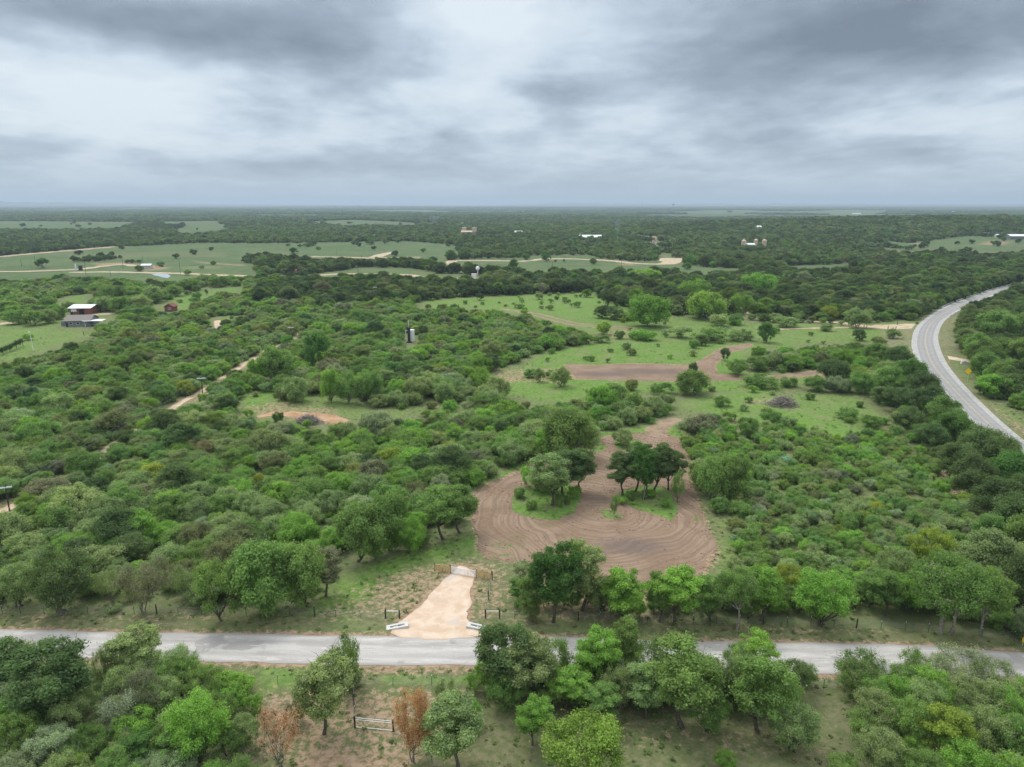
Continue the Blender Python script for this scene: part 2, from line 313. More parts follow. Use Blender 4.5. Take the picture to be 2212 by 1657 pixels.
# open ground without tree cover: (polygon, remaining shrub density)
OPEN = [
 ([(560, 1350), (640, 1332), (672, 1285), (745, 1240), (830, 1205), (880, 1190), (930, 1168), (1010, 1155), (1014, 1060), (1100, 1012), (1170, 985), (1285, 975), (1285, 935), (1400, 920), (1440, 900), (1490, 945), (1540, 965), (1520, 1000), (1500, 1040), (1540, 1090), (1580, 1150), (1585, 1225), (1560, 1262), (1120, 1262), (1105, 1350)], 0.0),
 ([(-200, 1322), (560, 1328), (700, 1330), (1100, 1330), (1300, 1335), (1650, 1345), (2050, 1368), (2260, 1392), (2400, 1470), (2212, 1480), (1800, 1470), (1450, 1460), (1000, 1455), (560, 1450), (-200, 1435)], 0.0),
 ([(540, 1440), (1640, 1455), (1840, 1490), (1830, 1760), (540, 1760)], 0.0),
 ([(885, 655), (1000, 642), (1280, 630), (1330, 655), (1400, 680), (1590, 685), (1640, 697), (1790, 700), (1880, 696), (1980, 690), (2020, 668), (2060, 690), (2020, 720), (2030, 770), (1985, 800), (1960, 770), (1900, 745), (1800, 742), (1700, 755), (1650, 760), (1580, 800), (1800, 812), (1780, 830), (1680, 850), (1560, 845), (1440, 850), (1280, 862), (1150, 880), (1060, 850), (985, 822), (1100, 790), (1180, 760), (1290, 738), (1240, 715), (1130, 682), (1000, 670), (900, 668)], .10),
 ([(1560, 850), (1700, 845), (1860, 850), (1930, 900), (1960, 945), (1840, 960), (1700, 940), (1560, 900), (1460, 905), (1440, 870)], .16),
 ([(1560, 900), (1700, 940), (1840, 960), (1960, 945), (2040, 1040), (1960, 1040), (1800, 1000), (1640, 960)], .29),
 ([(500, 905), (500, 872), (560, 855), (700, 852), (790, 862), (820, 880), (1000, 868), (1040, 880), (900, 905), (740, 918), (640, 918)], .04),
 ([(520, 862), (560, 828), (620, 840), (600, 862)], .3),
 ([(864, 724), (906, 724), (918, 748), (860, 748)], 0.0),
 ([(-30, 1085), (50, 1080), (60, 1120), (-30, 1140)], 0.0),
 ([(-300, 712), (130, 702), (185, 710), (235, 722), (150, 745), (60, 775), (-300, 850)], .01),
 (Z0((-300, 1040), (0, 1080), (400, 1050), (650, 1000), (1000, 985), (1040, 1040), (950, 1110), (600, 1125), (550, 1150), (-300, 1180)), .03),
 (Z0((420, 905), (760, 850), (880, 855), (700, 960), (650, 1010), (540, 1010), (480, 960)), .02),
 (Z0((1520, 850), (1750, 795), (2130, 790), (2080, 850), (1800, 870), (1760, 940), (1600, 1000), (1330, 1010), (1290, 940), (1500, 900)), .03),
 (Z0((1800, 1060), (2100, 1040), (2212, 1060), (2100, 1110), (1850, 1150), (1780, 1150)), .1),
 (Z0((-400, 545), (0, 535), (300, 505), (900, 452), (1300, 437), (1750, 414), (2212, 418))+Z1((500, 412), (1300, 400), (1560, 420), (1750, 440), (1750, 480), (1640, 500), (1600, 560), (1300, 540), (940, 575), (780, 575), (600, 540), (360, 510), (0, 480))+Z0((2150, 490), (2100, 530), (2212, 580), (2212, 702), (1700, 700), (1500, 760), (1250, 748), (900, 722), (500, 700), (150, 735), (-400, 790)), .012),
 (Z1((0, 690), (430, 690), (760, 650), (860, 625), (1350, 630), (1550, 675), (1990, 700), (1990, 738), (1450, 738), (1280, 745), (1100, 710), (850, 715), (600, 730), (300, 725), (0, 722)), .01),
 (Z1((1480, 578), (1640, 568), (1900, 548), (2212, 548))+Z2((250, 523), (650, 518), (780, 555), (1100, 575), (1340, 572), (1380, 500), (1270, 480), (1250, 450), (1380, 455), (1410, 590), (1700, 630), (2000, 632), (1980, 690), (1550, 695), (1250, 655), (1000, 685), (700, 680), (600, 665), (170, 705), (100, 650))+Z1((2180, 645), (1980, 640), (1880, 650), (1650, 620)), .008),
 (Z0((-300, 225), (450, 228), (1300, 233), (1900, 222), (1900, 250), (2000, 265), (1900, 300), (1680, 325), (1530, 325), (1500, 290), (1050, 280), (800, 285), (300, 285), (-300, 292)), .01),
 (Z1((430, 230), (830, 215), (1450, 245), (1450, 265), (1200, 255), (950, 250), (750, 260), (600, 240), (440, 245)), .01),
 (Z3((700, 440), (1000, 395), (1240, 420), (1400, 392), (1690, 358), (2300, 365), (2300, 450), (1950, 475), (1650, 475), (1480, 440), (1240, 470), (1000, 440)), .06),
 (Z3((80, 618), (520, 600), (730, 588), (735, 640), (1050, 655), (900, 668), (560, 665), (200, 655)), .02),
 (Z2((600, 370), (780, 372), (800, 392), (600, 390)), 0), (Z2((1100, 360), (1370, 345), (1380, 365), (1260, 380), (1280, 410), (1200, 400)), .02),
 (Z2((1880, 440), (2212, 440), (2212, 462), (1880, 458)), 0), (Z1((1780, 345), (1900, 350), (1990, 345), (2150, 340), (2150, 360), (1780, 362)), 0),
 ([(2034, 764), (2110, 770), (2112, 790), (2100, 800), (2120, 850), (2240, 905), (2260, 1000), (2212, 950), (2120, 870), (2060, 810), (2040, 786)], .01),
 ([(2045, 690), (2080, 668), (2085, 700), (2072, 720), (2080, 745), (2085, 765), (2036, 765), (2026, 740), (2030, 705)], .0),
 ([(2010, 1010), (2060, 1015), (2120, 1075), (2140, 1130), (2160, 1160), (2110, 1140), (2060, 1075), (2000, 1040)], .15),
]
OPENW = [(W(p), d) for p, d in OPEN]
BELT = [Z0((570, 562), (620, 520), (880, 500), (1350, 488), (1950, 498), (1940, 540), (1500, 532), (1150, 532), (1100, 548), (800, 582), (600, 578)),
        Z0((1040, 262), (1200, 240), (1600, 250), (1600, 272), (1500, 300), (1300, 290), (1050, 275)),
        Z0((1560, 620), (1900, 610), (1880, 640), (1600, 640)), Z0((2050, 545), (2212, 540), (2212, 600), (2100, 590))]
BELTW = [W(p) for p in BELT]

R_THICK = W([(1480, 960), (1650, 930), (1960, 960), (2090, 1060), (2130, 1200), (1900, 1330), (1600, 1345), (1580, 1260), (1600, 1130), (1530, 1060)])   # low fine thicket right of the loop
# ------------------------------------------------------------------ ground sheet
def ground():
    az = np.radians(np.concatenate([np.linspace(-180, -46, 50), np.linspace(-42, 42, 760), np.linspace(46, 176, 48)]))
    dep = np.concatenate([np.linspace(80, 43, 24), np.linspace(42.5, 2.0, 560), np.geomspace(1.95, .105, 125)])
    r = CH/np.tan(np.radians(dep)); R, A = np.meshgrid(r, az, indexing='ij')
    x = (R*np.sin(A)).ravel(); y = (R*np.cos(A)).ravel(); z = T(x, y)
    P = np.c_[x, y]; D = np.hypot(x, y); nr, na = R.shape
    i = np.arange(nr-1)[:, None]*na; j = np.arange(na)[None]; j2 = (j+1) % na
    F = np.stack([i+j, i+j2, i+na+j2, i+na+j], -1).reshape(-1, 4)[:, ::-1]
    lush = np.zeros(len(P)); bare = np.zeros(len(P)); opn = np.zeros(len(P))
    soft = 1.0+D*.022
    for V, d in OPENW:
        s = sd_poly(P, V); opn = np.maximum(opn, np.clip(.5-s/(2*soft), 0, 1))
    for V in BELTW:
        s = sd_poly(P, V); opn = np.minimum(opn, np.clip(.5+s/(2*soft), 0, 1))
    for V in (ROAD, DRIVE, LOOP, FIELD_DIRT, HW):
        s = sd_poly(P, V); bare = np.maximum(bare, np.clip(.80-s/2.6, 0, 1)*(1 if V is not LOOP else .8))
    for V in ISL: s = sd_poly(P, V); bare *= np.clip(.25+s/2.2, 0, 1)
    for V, h in TRW.values():
        s = sd_line(P, V, h); bare = np.maximum(bare, np.clip(.7-s/3.2, 0, 1))
    EX = [  # (polygon on the view, bare amount, softness m)
     ([(640, 1345), (1120, 1350), (1115, 1230), (1040, 1200), (960, 1205), (830, 1230), (720, 1280)], .50, 3),
     ([(-100, 1322), (600, 1325), (600, 1345), (-100, 1345)], .55, 2.5), ([(1100, 1300), (1350, 1310), (1500, 1320), (1500, 1345), (1100, 1348)], .6, 3),
     ([(1260, 1258), (1480, 1262), (1420, 1330), (1150, 1345), (1040, 1260)], .62, 4),
     ([(560, 1480), (1010, 1480), (1000, 1657), (480, 1657)], .55, 3), ([(640, 1600), (950, 1590), (900, 1700), (600, 1700)], .72, 3),
     ([(760, 1436), (1020, 1438), (1020, 1462), (760, 1458)], .72, 1.5),
     ([(1120, 1500), (1350, 1500), (1640, 1560), (1830, 1560), (1800, 1657), (1400, 1657), (1150, 1570)], .42, 5), ([(1650, 1345), (1950, 1360), (1900, 1375), (1650, 1372)], .5, 2),
     ([(500, 880), (600, 862), (740, 880), (760, 915), (560, 905)], .52, 3), ([(620, 895), (735, 910), (690, 918), (630, 915)], .6, 3),
     ([(1040, 800), (1225, 790), (1225, 830), (1060, 830)], .6, 5), ([(1590, 855), (1720, 858), (1720, 880), (1600, 880)], .5, 5),
     ([(1230, 735), (1330, 700), (1420, 715), (1390, 732), (1300, 738)], .5, 5), ([(1660, 812), (1830, 790), (1870, 800), (1780, 822)], .6, 4),
     (Z0((750, 590), (1080, 580), (1480, 620), (1480, 640), (1250, 660), (1150, 600), (850, 612)), .75, 10), (Z0((1640, 555), (1800, 580), (2150, 600), (2150, 620), (1900, 605), (1700, 590)), .7, 10),
     (Z0((2060, 540), (2140, 525), (2180, 545)), .9, 6), (Z2((890, 590), (1140, 600), (1060, 612), (900, 605)), .7, 8),
     (Z3((1850, 400), (2120, 400), (2050, 440), (1800, 430)), .75, 15), (Z3((1200, 400), (1400, 400), (1400, 435), (1230, 440)), .6, 15),
     (Z2((1100, 362), (1370, 340), (1380, 366), (1260, 375), (1290, 440), (1250, 440), (1200, 400)), .7, 12),
     ([(2040, 790), (2110, 850), (2230, 930), (2240, 970), (2150, 890), (2060, 810)], .68, 3), ([(1900, 712), (1925, 714), (1912, 745), (1895, 745)], .55, 3),
     ([(1960, 985), (2070, 1015), (2160, 1140), (2100, 1140), (2020, 1060)], .55, 4), ([(1560, 900), (1660, 905), (1640, 920), (1560, 915)], .5, 3),
     ([(-100, 1100), (60, 1060), (190, 1000), (330, 905), (360, 905), (260, 980), (120, 1060), (-60, 1150)], .45, 2.5),
     ([(330, 905), (480, 820), (500, 825), (380, 905)], .5, 2),
    ]
    for p, a, sf in EX:
        s = sd_poly(P, W(p)); bare = np.maximum(bare, a*np.clip(.5-s/(2*sf), 0, 1))
    n = vnoise(P, 7, 1)*.5+vnoise(P, 2.6, 2)*.3+vnoise(P, 23, 3)*.35
    nf = vnoise(P, 90, 5)*.6+vnoise(P, 260, 6)*.5+vnoise(P, 700, 8)*.4
    bare = np.clip(bare+n*.12*(D < 700), 0, 1)
    LU = [([(640, 1330), (720, 1240), (880, 1185), (1020, 1150), (1040, 1090), (1020, 1000), (1300, 930), (1450, 900), (1600, 1000), (1620, 1260), (1540, 1260), (1560, 1150), (1500, 1000), (1300, 990), (1100, 1040), (1050, 1200), (900, 1230), (760, 1340)], .8, 4),
          ([(1040, 850), (1200, 740), (1420, 740), (1600, 745), (1700, 860), (1950, 940), (1800, 980), (1400, 850), (1200, 870)], .95, 8),
          ([(885, 650), (1290, 630), (1420, 690), (1350, 705), (1150, 676)], .85, 6), ([(500, 860), (600, 830), (700, 862), (520, 885)], .8, 4),
          ([(460, 830), (560, 765), (600, 770), (480, 850)], .9, 3), (Z0((1300, 860), (2100, 790), (2050, 860), (1550, 1010)), .9, 8), (Z0((500, 910), (760, 850), (720, 950)), .95, 6),
          (Z2((1700, 950), (1950, 960), (2150, 1060), (2050, 1075), (1850, 1040)), .9, 5), ([(1640, 690), (1760, 680), (1780, 710), (1660, 720)], .6, 5),
          ([(1100, 1350), (2100, 1390), (2212, 1405), (2100, 1380), (1400, 1372), (1100, 1368)], .55, 2), ([(540, 1436), (700, 1438), (700, 1480), (560, 1500)], .8, 3),
          ([(820, 1455), (1020, 1460), (1010, 1482), (820, 1478)], .75, 1.5), ([(1640, 1600), (1850, 1590), (1850, 1657), (1660, 1657)], .4, 5)]
    for V in ISL: LU.append((V, 1.0, 1.5))
    for p, a, sf in LU:
        V = p if isinstance(p, np.ndarray) else W(p); s = sd_poly(P, V); lush = np.maximum(lush, a*np.clip(.5-s/(2*sf), 0, 1))
    s = sd_poly(P, R_THICK); tk = np.clip(.5-s/8, 0, 1); opn = np.maximum(opn, tk*.75); lush = np.maximum(lush, tk*.35); bare = np.maximum(bare, tk*.30)
    midf = np.clip((D-420)/200, 0, 1)
    lush = np.clip(np.maximum(lush, np.where(D > 230, .62, .22+.4*np.clip((D-150)/80, 0, 1))*opn*(1-midf)+.45*opn*midf), 0, 1)
    # distant country: wood, pasture
    farw = np.clip((D-3500)/2500, 0, 1); pat = np.clip((vnoise(P, 420, 31)+vnoise(P, 1300, 32)*.7-.18)*4, 0, 1)
    opn = np.maximum(opn, farw*pat)
    me = mesh('ground', np.c_[x, y, z], F, [M['ground']], smooth=True, attrs={'zones': ('POINT', 'FLOAT_COLOR', np.c_[bare, lush, opn, np.ones(len(P))])})
    me.update(); link('ground', me, kind='structure')
def ground_material():
    m = bpy.data.materials.new('ground'); m.use_nodes = True; g = NG(m.node_tree); p = g.n['Principled BSDF']
    z = g.attr('zones'); sp = g.new('ShaderNodeSeparateColor'); g.l.new(z.outputs['Color'], sp.inputs[0]); bare, lush, opn = sp.outputs
    pos = g.new('ShaderNodeNewGeometry').outputs['Position']
    dist = g.new('ShaderNodeVectorMath', operation='LENGTH'); g.l.new(pos, dist.inputs[0]); d = dist.outputs['Value']
    n_s = g.noise(pos, 3.2, 3, .65); n_m = g.noise(pos, 1.0, 6, .68, .4); n_l = g.noise(pos, .12, 4, .6); n_xl = g.noise(pos, .012, 4, .6)
    # forest / brush floor
    floor = g.mix(g.remap(n_m, .35, .65), (.12, .17, .06), (.19, .18, .105))
    floor = g.mix(g.remap(n_s, .5, .7, 0, .6), floor, (.12, .18, .06))
    farfloor = g.mix(g.remap(n_xl, .35, .65), (.06, .085, .045), (.09, .115, .055))
    floor = g.mix(g.remap(d, 600, 1500), floor, farfloor)
    dry = g.mix(g.remap(n_m, .32, .68), (.105, .13, .05), (.205, .19, .11))
    dry = g.mix(g.remap(n_l, .4, .65, 0, .5), dry, (.12, .16, .06))
    green = g.mix(g.remap(n_m, .35, .7), (.09, .185, .035), (.18, .275, .065))
    green = g.mix(g.remap(n_s, .45, .75, 0, .5), green, (.07, .115, .03)); green = g.mix(g.remap(g.noise(pos, .22, 5, .68, .5), .55, .68, 0, .6), green, (.215, .17, .115)); green = g.mix(g.remap(n_l, .45, .7, 0, .55), green, (.21, .20, .11))
    lf = g.math('ADD', lush, g.math('MULTIPLY', g.math('SUBTRACT', g.math('ADD', n_m, g.math('MULTIPLY', n_l, 1.0)), 1.0), .9))
    grass = g.mix(g.remap(lf, .25, .75), dry, green)
    past = g.mix(g.remap(n_xl, .35, .65), (.06, .115, .04), (.09, .145, .055))
    past = g.mix(g.remap(n_l, .42, .62, 0, .7), past, (.12, .145, .07)); past = g.mix(g.remap(g.noise(pos, .035, 5, .65, .5), .52, .66, 0, .75), past, (.15, .14, .095)); past = g.mix(g.remap(n_m, .45, .75, 0, .35), past, (.06, .085, .035))
    grass = g.mix(g.remap(d, 450, 800), grass, past)
    of = g.math('ADD', opn, g.math('MULTIPLY', g.math('SUBTRACT', g.math('ADD', n_l, g.noise(pos, .03, 4, .6)), 1.0), .5))
    c = g.mix(g.remap(of, .35, .65), floor, grass)
    soil = g.mix(g.remap(n_m, .35, .65), (.23, .155, .10), (.36, .265, .18))
    soil = g.mix(g.remap(n_s, .55, .75, 0, .5), soil, (.17, .125, .09))
    bf = g.math('ADD', bare, g.math('MULTIPLY', g.math('SUBTRACT', g.math('ADD', g.math('MULTIPLY', n_m, 1.2), g.math('MULTIPLY', n_s, .8)), 1.0), 1.3))
    c = g.mix(g.remap(bf, .42, .66), c, soil)
    g.l.new(c, p.inputs['Base Color']); p.inputs['Roughness'].default_value = 1; p.inputs['Specular IOR Level'].default_value = .1
    b = g.new('ShaderNodeBump'); b.inputs['Strength'].default_value = .55; b.inputs['Distance'].default_value = .35
    g.l.new(g.math('ADD', n_m, g.math('MULTIPLY', n_s, .35)), b.inputs['Height']); g.l.new(b.outputs[0], p.inputs['Normal'])
    return m
M['ground'] = ground_material(); ground()

# ------------------------------------------------------------------ laid sheets (roads, tracks)
def sheet(name, sdf, box, step, z, material, rag=.35, rs=1.2, attr=None, seed=1):
    x0, y0, x1, y1 = box; nx = int((x1-x0)/step)+2; ny = int((y1-y0)/step)+2
    X, Y = np.meshgrid(x0+np.arange(nx)*step, y0+np.arange(ny)*step); P = np.c_[X.ravel(), Y.ravel()]
    def f(Q): return sdf(Q)+rag*(vnoise(Q, rs, seed)*.6+vnoise(Q, rs*3.1, seed+1)*.9)
    s = f(P); ins = s < 0
    idx = np.arange(nx*ny).reshape(ny, nx); F = np.stack([idx[:-1, :-1], idx[:-1, 1:], idx[1:, 1:], idx[1:, :-1]], -1).reshape(-1, 4)
    F = F[ins[F].any(1)]; used = np.unique(F); out = used[~ins[used]]
    Q = P[out]; e = step*.25
    gx = (f(Q+[e, 0])-f(Q-[e, 0]))/(2*e); gy = (f(Q+[0, e])-f(Q-[0, e]))/(2*e); gl = np.maximum(np.hypot(gx, gy), .6)
    mv = np.clip(s[out]/gl, 0, step*1.2); P = P.copy(); P[out] = Q-np.c_[gx, gy]/gl[:, None]*mv[:, None]
    re = np.full(nx*ny, -1); re[used] = np.arange(len(used)); F = re[F]; P = P[used]
    zz = T(P[:, 0], P[:, 1])+z; at = None
    if attr is not None: at = {k: ('POINT', 'FLOAT', fn(P)) for k, fn in attr.items()}
    me = mesh(name, np.c_[P, zz], F, [material], smooth=True, attrs=at)
    return link(name, me, kind='structure')
def bbox(V, m=2): return (V[:, 0].min()-m, V[:, 1].min()-m, V[:, 0].max()+m, V[:, 1].max()+m)
def base_mat(name):
    m = bpy.data.materials.new(name); m.use_nodes = True; g = NG(m.node_tree); p = g.n['Principled BSDF']
    p.inputs['Roughness'].default_value = .95; p.inputs['Specular IOR Level'].default_value = .15
    return m, g, p, g.new('ShaderNodeNewGeometry').outputs['Position']
def bumped(g, p, h, st, d=.1):
    b = g.new('ShaderNodeBump'); b.inputs['Strength'].default_value = st; b.inputs['Distance'].default_value = d
    g.l.new(h, b.inputs['Height']); g.l.new(b.outputs[0], p.inputs['Normal'])
def road_material():
    m, g, p, pos = base_mat('chip_seal_road')
    s = g.vmul(pos, (.22, 1.1, 1)); e = g.attr('edge').outputs['Fac']
    n1 = g.noise(s, .5, 5, .6, .6); n2 = g.noise(pos, .16, 4, .5, .8); n3 = g.noise(pos, 6, 3, .6)
    c = g.mix(g.remap(n1, .36, .62), (.38, .36, .345), (.50, .475, .45))
    c = g.mix(g.remap(n2, .56, .60, 0, .8), c, (.31, .295, .285))
    c = g.mix(g.remap(g.noise(s, 1.3, 4, .6, .4), .60, .63, 0, .7), c, (.57, .54, .51))
    wp = g.math('ABSOLUTE', g.math('ADD', e, g.math('ADD', 1.9, g.math('MULTIPLY', g.math('SUBTRACT', n2, .5), .8))))
    c = g.mix(g.remap(wp, .75, .15, 0, .35), c, (.30, .285, .27))
    vo = g.new('ShaderNodeTexVoronoi', feature='DISTANCE_TO_EDGE'); g.l.new(g.vmul(pos, (.11, .3, 1)), vo.inputs['Vector']); vo.inputs['Scale'].default_value = 1.0
    c = g.mix(g.math('MULTIPLY', g.remap(g.math('ADD', vo.outputs['Distance'], g.math('MULTIPLY', g.math('SUBTRACT', n3, .5), .05)), .012, .002), g.remap(n2, .5, .65, 0, .35)), c, (.2, .195, .19))
    c = g.mix(g.remap(n3, .3, .7, 0, .22), c, (.18, .175, .17))
    c = g.mix(g.remap(g.math('ADD', e, g.math('MULTIPLY', g.math('SUBTRACT', n1, .5), 1.2)), -.75, .1), c, (.30, .285, .27))
    g.l.new(c, p.inputs['Base Color']); bumped(g, p, n3, .3, .02); return m
def gravel_material():
    m, g, p, pos = base_mat('caliche_gravel'); n1 = g.noise(pos, .5, 5, .6, .5); n2 = g.noise(pos, 5, 4, .7)
    e = g.attr('edge').outputs['Fac']
    c = g.mix(g.remap(n1, .35, .65), (.52, .385, .28), (.62, .50, .40)); c = g.mix(g.remap(n2, .4, .75, 0, .45), c, (.48, .36, .25))
    c = g.mix(g.remap(g.noise(pos, .22, 3, .5), .58, .66, 0, .6), c, (.45, .41, .38))
    c = g.mix(g.remap(g.math('ADD', e, g.math('MULTIPLY', n1, 1.0)), .2, .9, 0, .6), c, (.36, .27, .19))
    g.l.new(c, p.inputs['Base Color']); bumped(g, p, n2, .5, .08); return m
def plough_material():
    m, g, p, pos = base_mat('graded_soil'); e = g.attr('edge').outputs['Fac']
    n1 = g.noise(pos, .13, 4, .55, .4); n2 = g.noise(pos, .9, 5, .65, .3); n3 = g.noise(pos, 5, 4, .65)
    ed = g.math('ADD', e, g.math('MULTIPLY', g.noise(pos, .09, 1, .4), 3.2))
    r1 = g.new('ShaderNodeTexNoise', noise_dimensions='1D'); g.l.new(ed, r1.inputs['W']); r1.inputs['Scale'].default_value = 2.3; r1.inputs['Detail'].default_value = 4; r1.inputs['Roughness'].default_value = .65
    rut = r1.outputs['Fac']
    c = g.mix(g.remap(n1, .35, .65), (.21, .142, .094), (.28, .20, .14))
    c = g.mix(g.remap(n2, .35, .75, 0, .5), c, (.30, .225, .168))
    rf = g.math('MULTIPLY', g.remap(rut, .50, .60), g.remap(n1, .25, .6, .35, 1))
    c = g.mix(g.math('MULTIPLY', rf, .45), c, (.15, .10, .072))
    c = g.mix(g.remap(rut, .40, .34, 0, .25), c, (.38, .29, .22))
    dk = g.attr('damp').outputs['Fac']
    c = g.mix(g.math('MULTIPLY', g.remap(g.math('ADD', dk, g.math('MULTIPLY', g.math('SUBTRACT', n2, .5), 1.2)), .25, .95), .7), c, (.135, .105, .095))
    # weeds that came through
    c = g.mix(g.math('MULTIPLY', g.remap(g.math('ADD', g.attr('weed').outputs['Fac'], g.math('MULTIPLY', g.math('SUBTRACT', n2, .5), 3)), .75, .95), .85), c, (.10, .18, .035))
    g.l.new(c, p.inputs['Base Color']); bumped(g, p, g.math('ADD', g.math('MULTIPLY', rut, -1.0), g.math('MULTIPLY', n3, .7)), .8, .25); return m
def track_material(name, a, b):
    m, g, p, pos = base_mat(name); n1 = g.noise(pos, .25, 5, .6, .4); n2 = g.noise(pos, 1.6, 5, .65); e = g.attr('edge').outputs['Fac']
    c = g.mix(g.remap(n1, .35, .65), a, b); c = g.mix(g.remap(n2, .5, .75, 0, .55), c, tuple(k*.62 for k in a))
    # grassy crown between the ruts
    gr = g.math('ADD', g.remap(e, -.65, -1.0), g.math('MULTIPLY', g.math('SUBTRACT', n2, .5), 2.2))
    c = g.mix(g.math('MULTIPLY', g.remap(gr, .55, .95), g.attr('crownstrip').outputs['Fac']), c, (.13, .18, .06))
    g.l.new(c, p.inputs['Base Color']); bumped(g, p, n2, .6, .15); return m
M['road'] = road_material(); M['gravel'] = gravel_material(); M['plough'] = plough_material()
M['track'] = track_material('sandy_track', (.42, .315, .215), (.56, .45, .33)); M['brown_track'] = track_material('brown_track', (.24, .165, .115), (.32, .235, .17)); M['red_track'] = track_material('red_dirt', (.36, .20, .115), (.46, .30, .19))
EDGE = lambda V, k=1.: (lambda P: sd_poly(P, V)*k)
sheet('county_road', EDGE(ROAD), bbox(ROAD), .35, .03, M['road'], .22, 1.4, {'edge': EDGE(ROAD)})
sheet('gravel_driveway', EDGE(DRIVE), bbox(DRIVE), .3, .045, M['gravel'], .35, 1.1, {'edge': EDGE(DRIVE)})
def loop_sdf(P):
    s = sd_poly(P, LOOP)
    for V in ISL: s = np.maximum(s, -sd_poly(P, V))
    return s
dc = [G(1360, 1180)[:2], G(1285, 1195)[:2], G(1470, 1165)[:2], G(1300, 1080)[:2]]
def damp(P):
    d = np.zeros(len(P))
    for (cx, cy), (sx, sy, k) in zip(dc, ((8, 4.5, 1), (5, 3, .7), (5, 4, .4), (7, 4, .6))): d = np.maximum(d, k*np.exp(-((P[:, 0]-cx)/sx)**2-((P[:, 1]-cy)/sy)**2))
    return d
wc = [(G(x, y)[:2], sx, sy) for x, y, sx, sy in ((1085, 1180, 6, 3), (1120, 1162, 3, 1.5), (1190, 1135, 3, 1), (1265, 1035, 6, 2), (1075, 1200, 5, 2), (1130, 1075, 4, 3), (1505, 1120, 2, 6), (1380, 935, 6, 3))]
def weed(P):
    d = np.zeros(len(P))
    for (cx, cy), sx, sy in wc: d = np.maximum(d, np.exp(-((P[:, 0]-cx)/sx)**2-((P[:, 1]-cy)/sy)**2))
    return d*.8
LOOPC = LOOP.mean(0)
LC = np.array(G(1290, 1105)[:2]); LA = (LOOP[:, 0].max()-LOOP[:, 0].min())/2; 
def rutcoord(P):
    q = (P-LC)/np.array([1.0, 1.15]); a = np.arctan2(q[:, 1], q[:, 0]); r = np.hypot(*q.T); e = sd_poly(P, LOOP)
    return r*.75-e*.25+vnoise(P, 30, 61)*1.2
sheet('dirt_loop', loop_sdf, bbox(LOOP), .45, .03, M['plough'], .9, 2.0, {'edge': rutcoord, 'damp': damp, 'weed': weed})
dm = [G(1400, 803)[:2], G(1310, 808)[:2]]
def damp2(P):
    d = np.zeros(len(P))
    for (cx, cy), (sx, sy) in zip(dm, ((20, 6), (14, 5))): d = np.maximum(d, np.exp(-((P[:, 0]-cx)/sx)**2-((P[:, 1]-cy)/sy)**2))
    return d
sheet('bare_field', EDGE(FIELD_DIRT), bbox(FIELD_DIRT), .8, .03, M['plough'], .9, 2.5, {'edge': EDGE(FIELD_DIRT), 'damp': damp2, 'weed': lambda P: .25+vnoise(P, 9, 4)*.3})
for k, (V, h) in TRW.items():
    far = np.hypot(*V.mean(0)); step = min(.45+far/700, float(h.min())*.8); hm = float(h.max())
    sheet(k, (lambda P, V=V, h=h: sd_line(P, V, h)), bbox(V, hm+2), step, .06 if k == 'ranch_side_track' else .04, M['red_track'] if 'red' in k else M['brown_track'] if k in ('track_out_of_loop', 'meadow_track') else (M['gravel'] if k == 'highway_driveway' else M['track']), .3+far/1500, 1.5+far/200,
          {'edge': (lambda P, V=V, h=h: sd_line(P, V, h)/1.6), 'crownstrip': (lambda P, k=k: np.full(len(P), .85 if k in ('dirt_track_with_poles', 'two_rut_track', 'meadow_track') else .15))})
